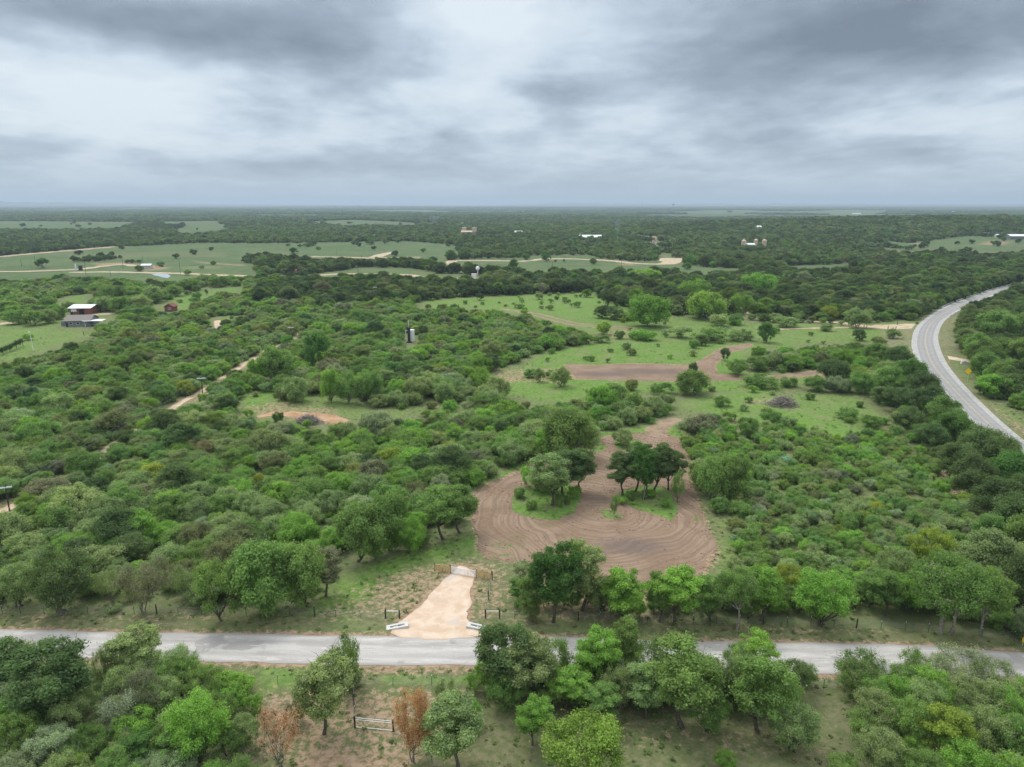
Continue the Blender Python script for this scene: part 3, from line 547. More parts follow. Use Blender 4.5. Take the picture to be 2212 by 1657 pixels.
# highway: lofted ribbon with lane surface, shoulders and painted lines
def highway():
    a = smooth_line(W(HWL), 10); b = smooth_line(W(HWR), 10); n = len(a)
    def strip(name, f0, f1, z, m, keep=None, parent=None):
        V = []; 
        for i in range(n):
            V += [(*(a[i]+(b[i]-a[i])*f0), z), (*(a[i]+(b[i]-a[i])*f1), z)]
        F = [(2*i, 2*i+1, 2*i+3, 2*i+2) for i in range(n-1) if keep is None or keep(i)]
        return link(name, mesh(name, V, F, [m]), parent, kind='structure')
    m, g, p, pos = base_mat('highway_chip_seal'); n1 = g.noise(pos, .3, 5, .6); n2 = g.noise(pos, 4, 3, .6); acr = g.attr('across').outputs['Fac']
    wv = g.math('ABSOLUTE', g.math('SINE', g.math('MULTIPLY', acr, PI*4)))
    c = g.mix(g.remap(n1, .3, .7), (.27, .26, .255), (.32, .31, .30)); c = g.mix(g.math('MULTIPLY', g.remap(wv, .55, .95), .4), c, (.22, .22, .225)); c = g.mix(g.remap(n2, .4, .7, 0, .2), c, (.25, .25, .26))
    g.l.new(c, p.inputs['Base Color'])
    sh = mat('highway_shoulder_seal', (.36, .35, .335), .95, .08, .8, coord='Object')
    V = []; F = []; at = []; K = 13
    for i in range(n):
        for k in range(K):
            f = k/(K-1); V.append((*(a[i]+(b[i]-a[i])*(.13+.74*f)), .30)); at.append(f)
    F = np.array([(i*K+k, i*K+k+1, (i+1)*K+k+1, (i+1)*K+k) for i in range(n-1) for k in range(K-1)])
    link('highway', mesh('highway', V, F, [m], attrs={'across': ('POINT', 'FLOAT', at)}), kind='structure')
    # shoulders and embankment as one sheet under the lanes
    V = []; prof = [(-.28, -.02), (-.06, .27), (1.06, .27), (1.28, -.02)]
    for i in range(n):
        for f, z in prof: V.append((*(a[i]+(b[i]-a[i])*f), z))
    F = [(i*4+k, i*4+k+1, (i+1)*4+k+1, (i+1)*4+k) for i in range(n-1) for k in (1,)]; link('highway_shoulder', mesh('highway_shoulder', V, F, [sh]), kind='structure')
    F = [(i*4+k, i*4+k+1, (i+1)*4+k+1, (i+1)*4+k) for i in range(n-1) for k in (0, 2)]; link('embankment', mesh('embankment', V, F, [M['verge']]), kind='structure')
    wl = mat('white_road_paint', (.46, .46, .455), .8, .15, 2); yl = mat('yellow_road_paint', (.52, .38, .16), .8, .2, 2)
    strip('road_markings', .135, .148, .306, wl); strip('road_markings', .852, .865, .306, wl)
    strip('road_markings', .489, .497, .306, yl); strip('road_markings', .503, .511, .306, yl)
    return a, b
m, g, p, pos = base_mat('roadside_verge'); nn = g.noise(pos, .5, 5, .65); ff = g.noise(pos, .09, 3, .5)
cc = g.mix(g.remap(nn, .35, .65), (.12, .155, .06), (.22, .20, .12)); cc = g.mix(g.math('MULTIPLY', g.remap(ff, .55, .62), g.remap(g.noise(pos, 1.2, 3, .6), .5, .65)), cc, (.36, .18, .05)); g.l.new(cc, p.inputs['Base Color']); M['verge'] = m
HA, HB = highway()
# flowery verges beside the highway
fv = W([(1905, 712), (1968, 705), (1972, 740), (1980, 775), (1960, 770), (1925, 755), (1905, 745)]); sheet('flowery_verge', EDGE(fv), bbox(fv), .8, .015, M['verge'], .8, 3)
fv = W([(2026, 740), (2034, 705), (2052, 688), (2085, 672), (2078, 720), (2082, 762), (2040, 766)]); sheet('grass_verge', EDGE(fv), bbox(fv), .8, .015, M['verge'], .8, 3)
# ------------------------------------------------------------------ plants
def leaf_arrays(r, C, RB, n, leaf, flat=.8, up=.35, rag=.35, tail=.30):
    """n small rhombic leaf sprays on and in the sub-clumps C (k,3) of radius RB"""
    wgt = RB**2/np.sum(RB**2); b = r.choice(len(C), n, p=wgt)
    d = r.normal(size=(n, 3)); d[:, 2] += up*.8; d /= np.linalg.norm(d, axis=1)[:, None]
    rad = RB[b]*np.clip(1-rag*np.abs(r.normal(size=n)), .15, 1)*(1+.12*r.normal(size=n)+tail*r.exponential(size=n)*(r.random(n) < .25))
    p = C[b]+d*rad[:, None]*np.array([1, 1, flat])
    nrm = d*.9+r.normal(size=(n, 3))*.5+np.array([0, 0, up*2.6]); nrm /= np.linalg.norm(nrm, axis=1)[:, None]
    a = np.cross(nrm, r.normal(size=(n, 3))); a /= np.linalg.norm(a, axis=1)[:, None]; c = np.cross(nrm, a)
    s = leaf*r.uniform(.55, 1.45, n)[:, None]; a = a*s*.5; c = c*s*.33
    V = np.stack([p-a, p-c*1.0, p+a, p+c], 1).reshape(-1, 3); F = np.arange(4*n).reshape(n, 4)
    blobv = r.uniform(.0, 1, len(C)); lv = np.clip(.5+(blobv[b]-.5)*.6+r.normal(size=n)*.28, 0, 1)
    return V, F, lv
def clumps(r, R, H, z0, k, form):
    """sub-clump centres filling a crown of radius R from z0 to H"""
    C = []; 
    while len(C) < k:
        p = r.uniform(-1, 1, 3); q = np.linalg.norm(p)
        if q > 1 or q < .35: continue
        if form == 'flat' and p[2] < -.25: continue
        if form == 'dome' and p[2] < -.1 and r.random() < .6: continue
        C.append(p)
    C = np.array(C); h = (H-z0)
    C = C*np.array([R*.78, R*.78, h*.42])+np.array([0, 0, z0+h*.5])
    C[:, 0] *= r.uniform(.85, 1.15); C[:, :2] += r.normal(size=2)*R*.06
    RB = R*r.uniform(.20, .36, len(C))*(22/max(k, 22))**.34
    RB = np.minimum(RB, h*.42); return C, RB
def limb_mesh(r, C, z0, R, stems, rad, spread=.12):
    mb = MB(); bases = [np.array([math.cos(t)*spread*R*.3, math.sin(t)*spread*R*.3, -.15]) for t in r.uniform(0, 6.28, stems)]
    sel = r.permutation(len(C))[:max(stems*4, 6)]
    forks = []
    for b in bases:
        f = b*1.0+np.array([b[0]*1.4+r.normal()*.06*R, b[1]*1.4+r.normal()*.06*R, max(.5, z0*r.uniform(.75, 1.15))])
        mb.tube([b, (b+f)/2+r.normal(size=3)*.04*R, f], [rad, rad*.75, rad*.62], 6, cap=False); forks.append(f)
    for i, ci in enumerate(sel):
        f = forks[i % stems]; c = C[ci]; m = (f+c)/2+np.array([*(r.normal(size=2)*.08*R), -.06*R])
        mb.tube([f, m, c, c+(c-m)*.5], [rad*.5, rad*.3, rad*.14, rad*.04], 5, cap=False)
    return mb
def crown_mesh(name, V, F, lv, material=None):
    return mesh(name, V, F, [material or M['leaf']], attrs={'lv': ('FACE', 'FLOAT', lv)})
PROTO = {}
def make_proto(kind, i, R, H, z0, k, n, leaf, form='dome', stems=1, rad=.16, bark='bark', flat=.8, rag=.3, twigs=0, far=False, up=.35):
    r = np.random.default_rng(sum(map(ord, kind))*31+i)
    C, RB = clumps(r, R, H, z0, k, form); V, F, lv = leaf_arrays(r, C, RB, n, leaf, flat, up, rag)
    crown = crown_mesh('crown', V, F, lv) if n else None
    t = limb_mesh(r, C, z0, R, stems, rad)
    for _ in range(twigs):
        c = C[r.integers(len(C))]; d = r.normal(size=3); d[2] = abs(d[2])*.8; d /= np.linalg.norm(d); L = R*r.uniform(.25, .5)
        t.tube([c-d*L*.3, c+d*L*.5+r.normal(size=3)*.05*R, c+d*L], [rad*.16, rad*.1, rad*.04], 3, cap=False)
    trunk = mesh('trunk', t.v, t.f, [M[bark]], smooth=True)
    PROTO.setdefault(kind, []).append((crown, trunk, R, H))
for i in range(5): make_proto('near_leafy', i, 3.6, 6.6, .5, 70+8*i, 25000, .15, 'any' if i % 2 else 'dome', 1+i % 3, .17, rag=.58, twigs=60, bark='grey_twig' if i % 2 else 'bark', up=.10)
for i in range(4): make_proto('near_bushy', i, 3.2, 4.0, .1, 60, 30000, .12, 'dome', 4, .09, rag=.42, twigs=60, bark='grey_twig', up=.10)
for i in range(4): make_proto('near_airy', i, 3.4, 5.2, .8, 50, 13000, .13, 'any', 3, .11, rag=.55, twigs=130, bark='grey_twig', up=.10)
for i in range(2): make_proto('near_low', i, 3.8, 3.4, .0, 60, 26000, .145, 'dome', 4, .10, rag=.42, twigs=40, bark='grey_twig', up=.10)
for i in range(3): make_proto('near_tall', i, 2.7, 9.2, 2.0, 60, 25000, .165, 'any', 1, .18, rag=.42, twigs=50, bark='bark', up=.10)
for i in range(2): make_proto('pale_trunk', i, 4.6, 8.6, 2.6, 70, 32000, .19, 'dome', 1, .26, bark='pale_bark', rag=.38, twigs=40, up=.10)
for i in range(3): make_proto('dead', i, 2.7, 4.8, .6, 30, 3600, .13, 'any', 4, .08, rag=.6, twigs=300, bark='grey_twig')
for i in range(5): make_proto('oak', i, 4.8, 7.2, .2, 52+4*i, 18000, .26, 'dome', 1+i % 2, .22, rag=.4, bark='bark')
for i in range(6): make_proto('mesquite', i, 3.9, 4.5, .1, 56+4*i, 17000, .20, 'dome', 2+i % 2, .12, rag=.45, twigs=25, bark='grey_twig')
for i in range(5): make_proto('shrub', i, 2.1, 2.5, .0, 24+i, 6000, .165, 'dome', 3, .05, rag=.45, twigs=12, bark='grey_twig')
for i in range(4): make_proto('far_tree', i, 5.6, 8.4, .4, 18, 2200, .95, 'dome', 1, .3, rag=.28)
for i in range(3): make_proto('weed', i, .6, .32, .0, 6, 90, .17, 'dome', 1, .01, rag=.5, up=1.3, flat=.5)
def grove(i):
    r = np.random.default_rng(900+i); Vs = []; Fs = []; L = []; off = 0
    for k in range(14):
        c0 = np.array([*(r.uniform(-26, 26, 2)), 0]); R = r.uniform(4.5, 7.5); H = r.uniform(6, 10)
        C, RB = clumps(r, R, H, .2, 9, 'dome'); V, F, lv = leaf_arrays(r, C+c0, RB, 260, 1.9, .8, .3, .25)
        Vs.append(V); Fs.append(F+off); off += len(V); L.append(np.clip(lv+r.normal()*.22, 0, 1))
    return crown_mesh('grove', np.vstack(Vs), np.vstack(Fs), np.concatenate(L))
GROVES = [grove(i) for i in range(4)]
TINT = {'grey-green': (.245, .30, .155), 'pale grey-green': (.27, .315, .215), 'mid-green': (.175, .26, .095), 'bright green': (.205, .33, .085), 'dark green': (.12, .17, .08), 'deep green': (.10, .18, .06),
        'lime green': (.22, .315, .085), 'yellow-green': (.24, .28, .065), 'olive brown': (.19, .22, .11), 'greyish brown': (.225, .235, .155), 'rusty orange': (.52, .32, .20), 'sage': (.29, .33, .245)}
TINT = {k: ((v[0]*1.10, v[1]*1.16, v[2]*1.06) if 'rusty' not in k and 'brown' not in k else v) for k, v in TINT.items()}
TNAMES = list(TINT)
PLANTS = []       # individual plants: dict
def plant(proto, px, py, wpx=None, hpx=None, tint='mid-green', name='mesquite_tree', txt=None, v=None, rz=None, cat=None):
    """px,py: where it is rooted on the ground; wpx,hpx: width/height as they look on the view"""
    x, y, z = G(px, py); s = ppm(x, y, z); vy = math.cos(math.atan2(CH, math.hypot(x, y)))
    if wpx and hpx and proto in ('near_leafy', 'near_bushy', 'near_low', 'near_tall'):
        asp = hpx/vy/wpx; cand = [(k, abs(math.log(asp/(PROTO[k][0][3]/(2*PROTO[k][0][2]))))) for k in ('near_leafy', 'near_bushy', 'near_low', 'near_tall')]
        best = min(cand, key=lambda c: c[1]); own = dict(cand)[proto]
        if own > .3: proto = best[0]
    ps = PROTO[proto]; v = random.randrange(len(ps)) if v is None else v % len(ps); R, H = ps[v][2:]
    
    sx = (wpx/s)/(2*R*.97) if wpx else 1; sz = (hpx/s/vy)/H if hpx else sx
    if py > 1440 and hpx: sz *= .88; sx *= .97
    if proto == 'near_tall': sx *= 1.25
    PLANTS.append(dict(proto=proto, v=v, x=x, y=y, z=z, sx=sx, sz=sz, rz=random.uniform(0, 6.28) if rz is None else rz, tint=tint, name=name, txt=txt, hand=True, cat=cat))
P_ = plant
# --- south side of the county road, left to right
P_('near_bushy', 12, 1520, 130, 150, 'dark green', 'oak_tree'); P_('near_airy', 60, 1470, 90, 110, 'grey-green')
P_('near_leafy', 132, 1575, 165, 205, 'dark green', 'oak_tree', 'rounded dark green oak standing at the near edge of the county road', v=1)
P_('near_bushy', 45, 1650, 120, 120, 'mid-green', 'oak_tree'); P_('near_airy', 224, 1500, 44, 110, 'grey-green', txt='thin wispy sapling with the county road showing through its twigs', name='sapling')
P_('near_leafy', 290, 1470, 108, 128, 'grey-green', v=0, txt='upright tree with uneven crown crossing the county road on the left')
P_('dead', 262, 1600, 110, 120, 'sage', 'dead_shrub', 'half bare pale lichen-grey bush with crooked grey branches'); P_('near_bushy', 118, 1665, 125, 110, 'sage', 'shrub', 'silvery sage green bush in the bottom left')
P_('near_airy', 310, 1560, 120, 115, 'greyish brown'); P_('near_bushy', 340, 1520, 100, 70, 'grey-green'); P_('near_bushy', 398, 1500, 95, 90, 'mid-green'); P_('near_airy', 372, 1476, 60, 72, 'mid-green')
P_('near_leafy', 432, 1650, 165, 160, 'bright green', 'mesquite_tree', 'bright green mesquite with a dark forked trunk near the bottom left', v=2)
for a in ((480, 1490, 70, 40), (520, 1500, 70, 45), (500, 1540, 80, 55), (548, 1540, 50, 40), (460, 1525, 60, 40)): P_('shrub', *a, 'bright green', 'shrub')
P_('near_bushy', 165, 1710, 90, 80, 'lime green', 'shrub'); P_('near_bushy', 380, 1700, 110, 80, 'pale grey-green', 'shrub'); P_('near_bushy', 250, 1700, 100, 90, 'mid-green'); P_('near_bushy', 310, 1660, 80, 80, 'deep green'); P_('near_bushy', 30, 1720, 130, 90, 'pale grey-green', 'shrub')
P_('near_bushy', 190, 1640, 90, 80, 'deep green'); P_('near_airy', 180, 1600, 80, 80, 'olive brown', 'dead_shrub')
P_('near_airy', 748, 1500, 82, 145, 'mid-green', 'sapling', 'slim leafy sapling rising in front of the county road left of centre', v=1)
P_('near_leafy', 702, 1583, 120, 175, 'grey-green', 'mesquite_tree', 'grey-green tree with a thin dark trunk left of the pipe gate', v=3); P_('near_bushy', 760, 1480, 70, 50, 'grey-green', 'shrub')
P_('dead', 607, 1655, 110, 150, 'rusty orange', 'dead_shrub', 'rusty brown bush with several thin bare stems', v=0); P_('near_airy', 640, 1560, 60, 60, 'greyish brown', 'dead_shrub')
P_('near_airy', 892, 1645, 104, 160, 'rusty orange', 'dead_shrub', 'tall orange-brown dried bush right of the pipe gate', v=0); P_('dead', 905, 1560, 40, 60, 'rusty orange', 'dead_shrub')
P_('near_bushy', 985, 1668, 135, 165, 'grey-green', 'shrub', 'big dark grey-green bush right of the orange dried bush', v=1); P_('near_airy', 965, 1550, 72, 82, 'grey-green'); P_('shrub', 1010, 1570, 60, 60, 'bright green', 'shrub')
P_('near_leafy', 1092, 1510, 118, 172, 'dark green', 'oak_tree', 'tall dark tree overlapping the county road right of the driveway', v=0); P_('near_leafy', 1150, 1520, 120, 150, 'grey-green', v=1); P_('near_airy', 1195, 1480, 100, 105, 'mid-green'); P_('near_bushy', 1095, 1530, 110, 90, 'mid-green')
P_('near_leafy', 1286, 1492, 92, 142, 'bright green', 'mesquite_tree', 'bright leafy tree with dark stem in front of the county road', v=2); P_('near_tall', 1345, 1465, 80, 142, 'mid-green', 'mesquite_tree'); P_('near_bushy', 1335, 1500, 90, 80, 'mid-green')
P_('near_leafy', 1476, 1575, 160, 205, 'mid-green', 'mesquite_tree', 'widest mid-green tree on the near side of the road', v=3); P_('near_airy', 1400, 1500, 100, 130, 'mid-green'); P_('near_bushy', 1530, 1580, 110, 90, 'mid-green'); P_('near_leafy', 1395, 1550, 90, 120, 'grey-green')
P_('near_bushy', 1225, 1532, 90, 95, 'bright green', 'shrub'); P_('near_bushy', 1300, 1560, 80, 90, 'mid-green'); P_('near_bushy', 1152, 1610, 78, 105, 'bright green', 'shrub')
P_('near_bushy', 1262, 1705, 215, 165, 'lime green', 'shrub', 'large domed lime green bush at the bottom centre', v=0)
P_('near_airy', 1578, 1450, 60, 66, 'mid-green'); P_('near_leafy', 1640, 1585, 132, 190, 'mid-green', 'mesquite_tree', 'tall tree crossing the right part of the county road', v=1); P_('near_airy', 1600, 1530, 90, 140, 'grey-green'); P_('near_bushy', 1710, 1620, 130, 105, 'grey-green'); P_('near_leafy', 1625, 1480, 90, 125, 'bright green')
P_('near_airy', 1851, 1505, 140, 100, 'mid-green', 'mesquite_tree', 'flat-topped open mesquite with crooked dark trunk by the road', v=2); P_('near_airy', 1905, 1500, 90, 80, 'mid-green'); P_('near_airy', 1971, 1476, 85, 78, 'mid-green', v=0)
P_('near_airy', 2069, 1482, 150, 88, 'pale grey-green', 'mesquite_tree', 'pale see-through mesquite against the right end of the county road', v=1); P_('near_airy', 2140, 1490, 100, 75, 'grey-green')
for a in ((1930, 1545, 110, 95, 'bright green'), (2000, 1530, 120, 95, 'bright green'), (2090, 1545, 120, 90, 'grey-green'), (2170, 1560, 130, 100, 'grey-green'), (1880, 1590, 120, 110, 'grey-green'), (1960, 1620, 130, 120, 'mid-green'), (2040, 1650, 105, 135, 'yellow-green'),
          (2120, 1640, 130, 130, 'grey-green'), (2200, 1660, 130, 120, 'mid-green'), (1900, 1680, 130, 110, 'grey-green'), (2080, 1720, 150, 120, 'bright green'), (1990, 1730, 140, 110, 'mid-green'), (2190, 1740, 150, 120, 'bright green'), (1565, 1665, 62, 46, 'bright green'), (1820, 1690, 90, 60, 'mid-green')):
    P_('near_bushy' if random.random() < .6 else 'near_leafy', *a, 'mesquite_tree')
# --- north side fence row and right-hand thicket
P_('near_leafy', 1146, 1338, 56, 90, 'mid-green', v=2); P_('near_tall', 1197, 1343, 105, 165, 'deep green', 'oak_tree', 'tall deep green tree between the dirt loop and the road', v=0); P_('near_leafy', 1255, 1318, 100, 145, 'grey-green', v=0); P_('near_bushy', 1130, 1260, 58, 52, 'pale grey-green', 'shrub', 'pale round bush at the near left of the dirt loop')
P_('near_leafy', 1347, 1345, 92, 116, 'bright green', v=1); P_('near_leafy', 1422, 1343, 62, 105, 'mid-green', v=3); P_('near_leafy', 1457, 1348, 95, 122, 'bright green', 'mesquite_tree', 'full bright green tree in the roadside fence row below the dirt loop', v=2); P_('near_leafy', 1536, 1341, 72, 100, 'mid-green', v=0)
P_('near_bushy', 1300, 1320, 90, 70, 'grey-green'); P_('pale_trunk', 1590, 1358, 105, 125, 'mid-green', v=0); P_('near_leafy', 1640, 1340, 90, 110, 'bright green', v=1); P_('near_leafy', 1771, 1352, 150, 118, 'bright green', 'mesquite_tree', 'low-crowned tree with a pale short trunk beside the roadside fence', v=2)
P_('near_bushy', 1695, 1290, 75, 72, 'yellow-green', 'shrub', 'yellow-green bush in the thicket right of the dirt loop')
P_('pale_trunk', 2029, 1368, 175, 165, 'mid-green', 'live_oak_tree', 'large oak with thick pale grey trunk near the right end of the road', v=0); P_('pale_trunk', 2052, 1368, 150, 150, 'mid-green', 'live_oak_tree', 'leaning pale-trunked oak just right of the thick grey trunk', v=1); P_('pale_trunk', 2120, 1372, 120, 140, 'mid-green', 'live_oak_tree', v=0)
P_('near_leafy', 2010, 1228, 112, 92, 'yellow-green', 'mesquite_tree', 'brightest yellow-green rounded crown above the pale-trunked oaks', v=1); P_('near_bushy', 1935, 1280, 100, 100, 'grey-green'); P_('oak', 2130, 1260, 140, 110, 'grey-green', 'mesquite_tree'); P_('oak', 2190, 1330, 90, 130, 'dark green', 'oak_tree')
P_('near_leafy', 2215, 1388, 72, 78, 'pale grey-green', 'mesquite_tree', 'pale tree cut off by the right edge at the road end'); P_('near_bushy', 1880, 1310, 90, 70, 'mid-green'); P_('near_leafy', 1910, 1330, 70, 100, 'mid-green')
# --- left fence row
P_('near_leafy', 142, 1325, 165, 150, 'dark green', 'oak_tree', 'wide dark tree with low trunk behind the left roadside fence', v=1); P_('near_airy', 316, 1325, 118, 125, 'greyish brown', 'mesquite_tree', 'sparse brownish tree with splayed stems behind the left fence', v=1)
P_('near_leafy', 483, 1343, 140, 140, 'mid-green', v=0); P_('oak', 575, 1325, 165, 150, 'mid-green', 'oak_tree'); P_('oak', 660, 1310, 130, 135, 'mid-green', 'oak_tree', v=2); P_('near_bushy', 702, 1290, 82, 108, 'greyish brown', 'dead_shrub', 'brown vine-draped bush at the edge of the clearing')
P_('near_bushy', 40, 1310, 110, 90, 'grey-green'); P_('near_airy', 240, 1300, 60, 70, 'grey-green'); P_('near_airy', 400, 1290, 70, 70, 'grey-green')
P_('near_leafy', 958, 1166, 92, 118, 'mid-green', 'mesquite_tree', 'leaning dark-stemmed tree at the left rim of the dirt loop', v=0); P_('near_leafy', 992, 1152, 82, 105, 'mid-green', v=3); P_('near_bushy', 888, 1196, 80, 82, 'bright green'); P_('near_bushy', 952, 1082, 58, 62, 'sage', 'shrub', 'pale round silver-green bush left of the dirt loop', v=0)
P_('oak', 780, 1215, 130, 125, 'mid-green', 'oak_tree'); P_('oak', 840, 1190, 110, 125, 'mid-green', 'oak_tree'); P_('near_bushy', 815, 1208, 70, 60, 'bright green', 'shrub')
# --- islands of the loop
P_('near_leafy', 1189, 1092, 92, 112, 'grey-green', 'mesquite_tree', 'light grey-green bushy tree on the left island of the dirt loop', v=1); P_('near_tall', 1219, 1070, 90, 108, 'dark green', 'oak_tree', 'dark open tree on the left island of the dirt loop', v=1); P_('near_tall', 1255, 1065, 60, 100, 'dark green', 'oak_tree', v=0)
P_('near_bushy', 1160, 1060, 52, 50, 'grey-green')
for a in ((1343, 1070, 66, 98), (1372, 1062, 64, 108), (1389, 1078, 60, 118), (1414, 1062, 74, 110), (1445, 1058, 62, 90)): P_('near_leafy', *a, 'dark green' if a[0] != 1389 else 'deep green', 'oak_tree')
P_('pale_trunk', 1389, 1079, 50, 110, 'deep green', 'oak_tree', 'pale-trunked tree in the middle of the right loop island', v=1); P_('near_airy', 1463, 1085, 40, 75, 'mid-green', 'sapling'); P_('near_airy', 1326, 1116, 22, 48, 'mid-green', 'sapling', 'small lone sapling on the smallest island of the dirt loop')
P_('oak', 1232, 992, 135, 105, 'mid-green', 'oak_tree', 'big rounded tree behind the left island of the loop', v=1); P_('oak', 1190, 985, 80, 70, 'bright green', 'mesquite_tree'); P_('mesquite', 1345, 962, 60, 34, 'grey-green', 'shrub'); P_('mesquite', 1530, 1075, 90, 82, 'mid-green'); P_('mesquite', 1580, 1080, 90, 95, 'mid-green'); P_('oak', 1510, 1050, 70, 60, 'grey-green', 'mesquite_tree')
# --- middle distance landmarks
for a in ((690, 800, 70, 85, 'deep green', 'oak_tree'), (600, 822, 100, 75, 'mid-green', 'mesquite_tree'), (555, 822, 45, 50, 'bright green', 'mesquite_tree'), (715, 868, 56, 75, 'bright green', 'mesquite_tree'), (752, 872, 60, 68, 'mid-green', 'mesquite_tree'), (800, 872, 62, 70, 'mid-green', 'mesquite_tree'), (640, 868, 68, 55, 'grey-green', 'mesquite_tree'),
          (1038, 850, 58, 56, 'bright green', 'mesquite_tree'), (1075, 862, 66, 50, 'grey-green', 'mesquite_tree'), (960, 868, 60, 45, 'grey-green', 'mesquite_tree'), (905, 862, 70, 52, 'grey-green', 'mesquite_tree'), (1035, 905, 28, 34, 'mid-green', 'sapling'), (600, 912, 30, 24, 'deep green', 'shrub'), (615, 862, 60, 26, 'olive brown', 'shrub'),
          (1210, 835, 52, 45, 'grey-green', 'mesquite_tree'), (1165, 825, 30, 30, 'grey-green', 'shrub'), (1500, 850, 95, 52, 'mid-green', 'mesquite_tree'), (1495, 815, 26, 34, 'dark green', 'shrub'), (1430, 850, 55, 24, 'mid-green', 'shrub'), (1330, 868, 70, 36, 'mid-green', 'shrub'), (1370, 880, 50, 32, 'mid-green', 'shrub'), (1282, 862, 40, 26, 'grey-green', 'shrub'),
          (1655, 740, 42, 45, 'deep green', 'oak_tree'), (1555, 705, 62, 28, 'grey-green', 'shrub'), (1300, 740, 40, 16, 'mid-green', 'shrub'), (1500, 752, 30, 20, 'mid-green', 'shrub'), (1390, 735, 70, 22, 'bright green', 'shrub'), (1470, 730, 60, 24, 'grey-green', 'shrub'), (1535, 735, 90, 28, 'mid-green', 'shrub'), (1600, 735, 60, 26, 'grey-green', 'shrub'), (1350, 690, 60, 18, 'mid-green', 'shrub'), (1400, 705, 110, 70, 'bright green', 'mesquite_tree'), (1325, 690, 50, 28, 'dark green', 'shrub'),
          (1530, 690, 105, 60, 'lime green', 'mesquite_tree'), (1600, 680, 60, 45, 'bright green', 'mesquite_tree'), (1500, 650, 75, 48, 'bright green', 'mesquite_tree'), (1640, 640, 90, 50, 'bright green', 'mesquite_tree'), (1390, 610, 80, 30, 'bright green', 'mesquite_tree'), (1165, 647, 22, 16, 'grey-green', 'shrub'), (1122, 666, 26, 10, 'mid-green', 'shrub'), (1220, 655, 14, 8, 'mid-green', 'shrub'), (1246, 664, 20, 14, 'mid-green', 'shrub'), (1310, 648, 22, 12, 'dark green', 'shrub'),
          (1640, 835, 80, 28, 'mid-green', 'shrub'), (1700, 835, 50, 22, 'mid-green', 'shrub'), (1590, 810, 60, 34, 'mid-green', 'shrub'), (1565, 780, 30, 28, 'dark green', 'shrub'), (1640, 800, 70, 30, 'mid-green', 'shrub'), (1760, 845, 60, 34, 'mid-green', 'shrub'), (1800, 830, 80, 55, 'dark green', 'oak_tree'),
          (1860, 850, 70, 50, 'mid-green', 'mesquite_tree'), (1830, 905, 48, 26, 'mid-green', 'shrub'), (1880, 925, 56, 30, 'mid-green', 'shrub'), (1700, 925, 46, 26, 'grey-green', 'shrub'), (1760, 955, 46, 26, 'grey-green', 'shrub'), (1655, 935, 34, 26, 'grey-green', 'shrub'), (1615, 945, 60, 45, 'mid-green', 'shrub'), (1850, 708, 62, 42, 'grey-green', 'mesquite_tree'), (1700, 706, 60, 24, 'grey-green', 'shrub'), (1790, 690, 50, 30, 'yellow-green', 'mesquite_tree')):
    x, y, w_, h_, t_, n_ = a; P_({'oak_tree': 'oak', 'sapling': 'near_airy'}.get(n_, 'shrub' if h_ < 30 else 'mesquite'), x, y, w_, h_, t_, n_)
# dark oak line between thicket and highway
for a in ((1890, 790, 60, 50), (1935, 800, 70, 55), (1965, 835, 80, 62), (1915, 850, 80, 60), (1990, 868, 80, 66), (1940, 890, 90, 55), (2005, 905, 100, 70), (1960, 930, 80, 50), (2040, 930, 90, 72), (2060, 968, 100, 78), (2010, 975, 80, 60), (2120, 1010, 120, 90), (2070, 1035, 100, 80), (2160, 1030, 90, 90), (2100, 1075, 110, 90), (2175, 1075, 120, 100), (2150, 1125, 120, 95), (2215, 1120, 110, 100), (2190, 1170, 120, 100), (2130, 1180, 80, 70), (2215, 1215, 120, 110)):
    P_('oak', *a, random.choice(['dark green', 'dark green', 'mid-green', 'deep green']), 'oak_tree')
# woods right of the highway
for a in ((2150, 705, 70, 40), (2195, 680, 60, 32), (2212, 705, 90, 50), (2115, 735, 56, 44), (2150, 740, 100, 70), (2215, 740, 100, 70), (2110, 780, 70, 60), (2165, 790, 90, 60), (2205, 800, 80, 70), (2125, 820, 70, 60), (2175, 845, 90, 70), (2220, 850, 90, 80), (2150, 838, 60, 50)):
    P_('oak', *a, random.choice(['dark green', 'mid-green', 'mid-green']), 'oak_tree')
# lone field trees far away
for a in ((93, 579, 32, 22), (580, 571, 20, 5), (634, 548, 22, 14), (665, 533, 26, 8), (622, 532, 12, 6), (764, 528, 16, 7), (802, 528, 26, 9), (832, 526, 18, 9), (859, 525, 14, 9), (738, 598, 22, 9), (1180, 565, 26, 22), (1136, 562, 22, 14), (1110, 590, 26, 30), (1285, 568, 5, 7), (1218, 567, 6, 8), (1200, 566, 8, 5), (1577, 460, 12, 6),
          (974, 562, 26, 22), (1000, 560, 26, 14), (968, 533, 12, 8), (1273, 612, 36, 25), (1240, 612, 30, 22), (153, 485, 5, 4), (107, 478, 10, 4), (195, 486, 10, 5), (426, 497, 5, 5), (754, 484, 14, 6), (300, 567, 16, 6), (276, 569, 14, 8), (446, 638, 8, 14), (2010, 520, 10, 6), (1740, 620, 30, 25)):
    P_('far_tree' if a[1] < 560 else 'oak', *a, 'deep green' if a[2] > 20 else 'dark green', 'oak_tree')
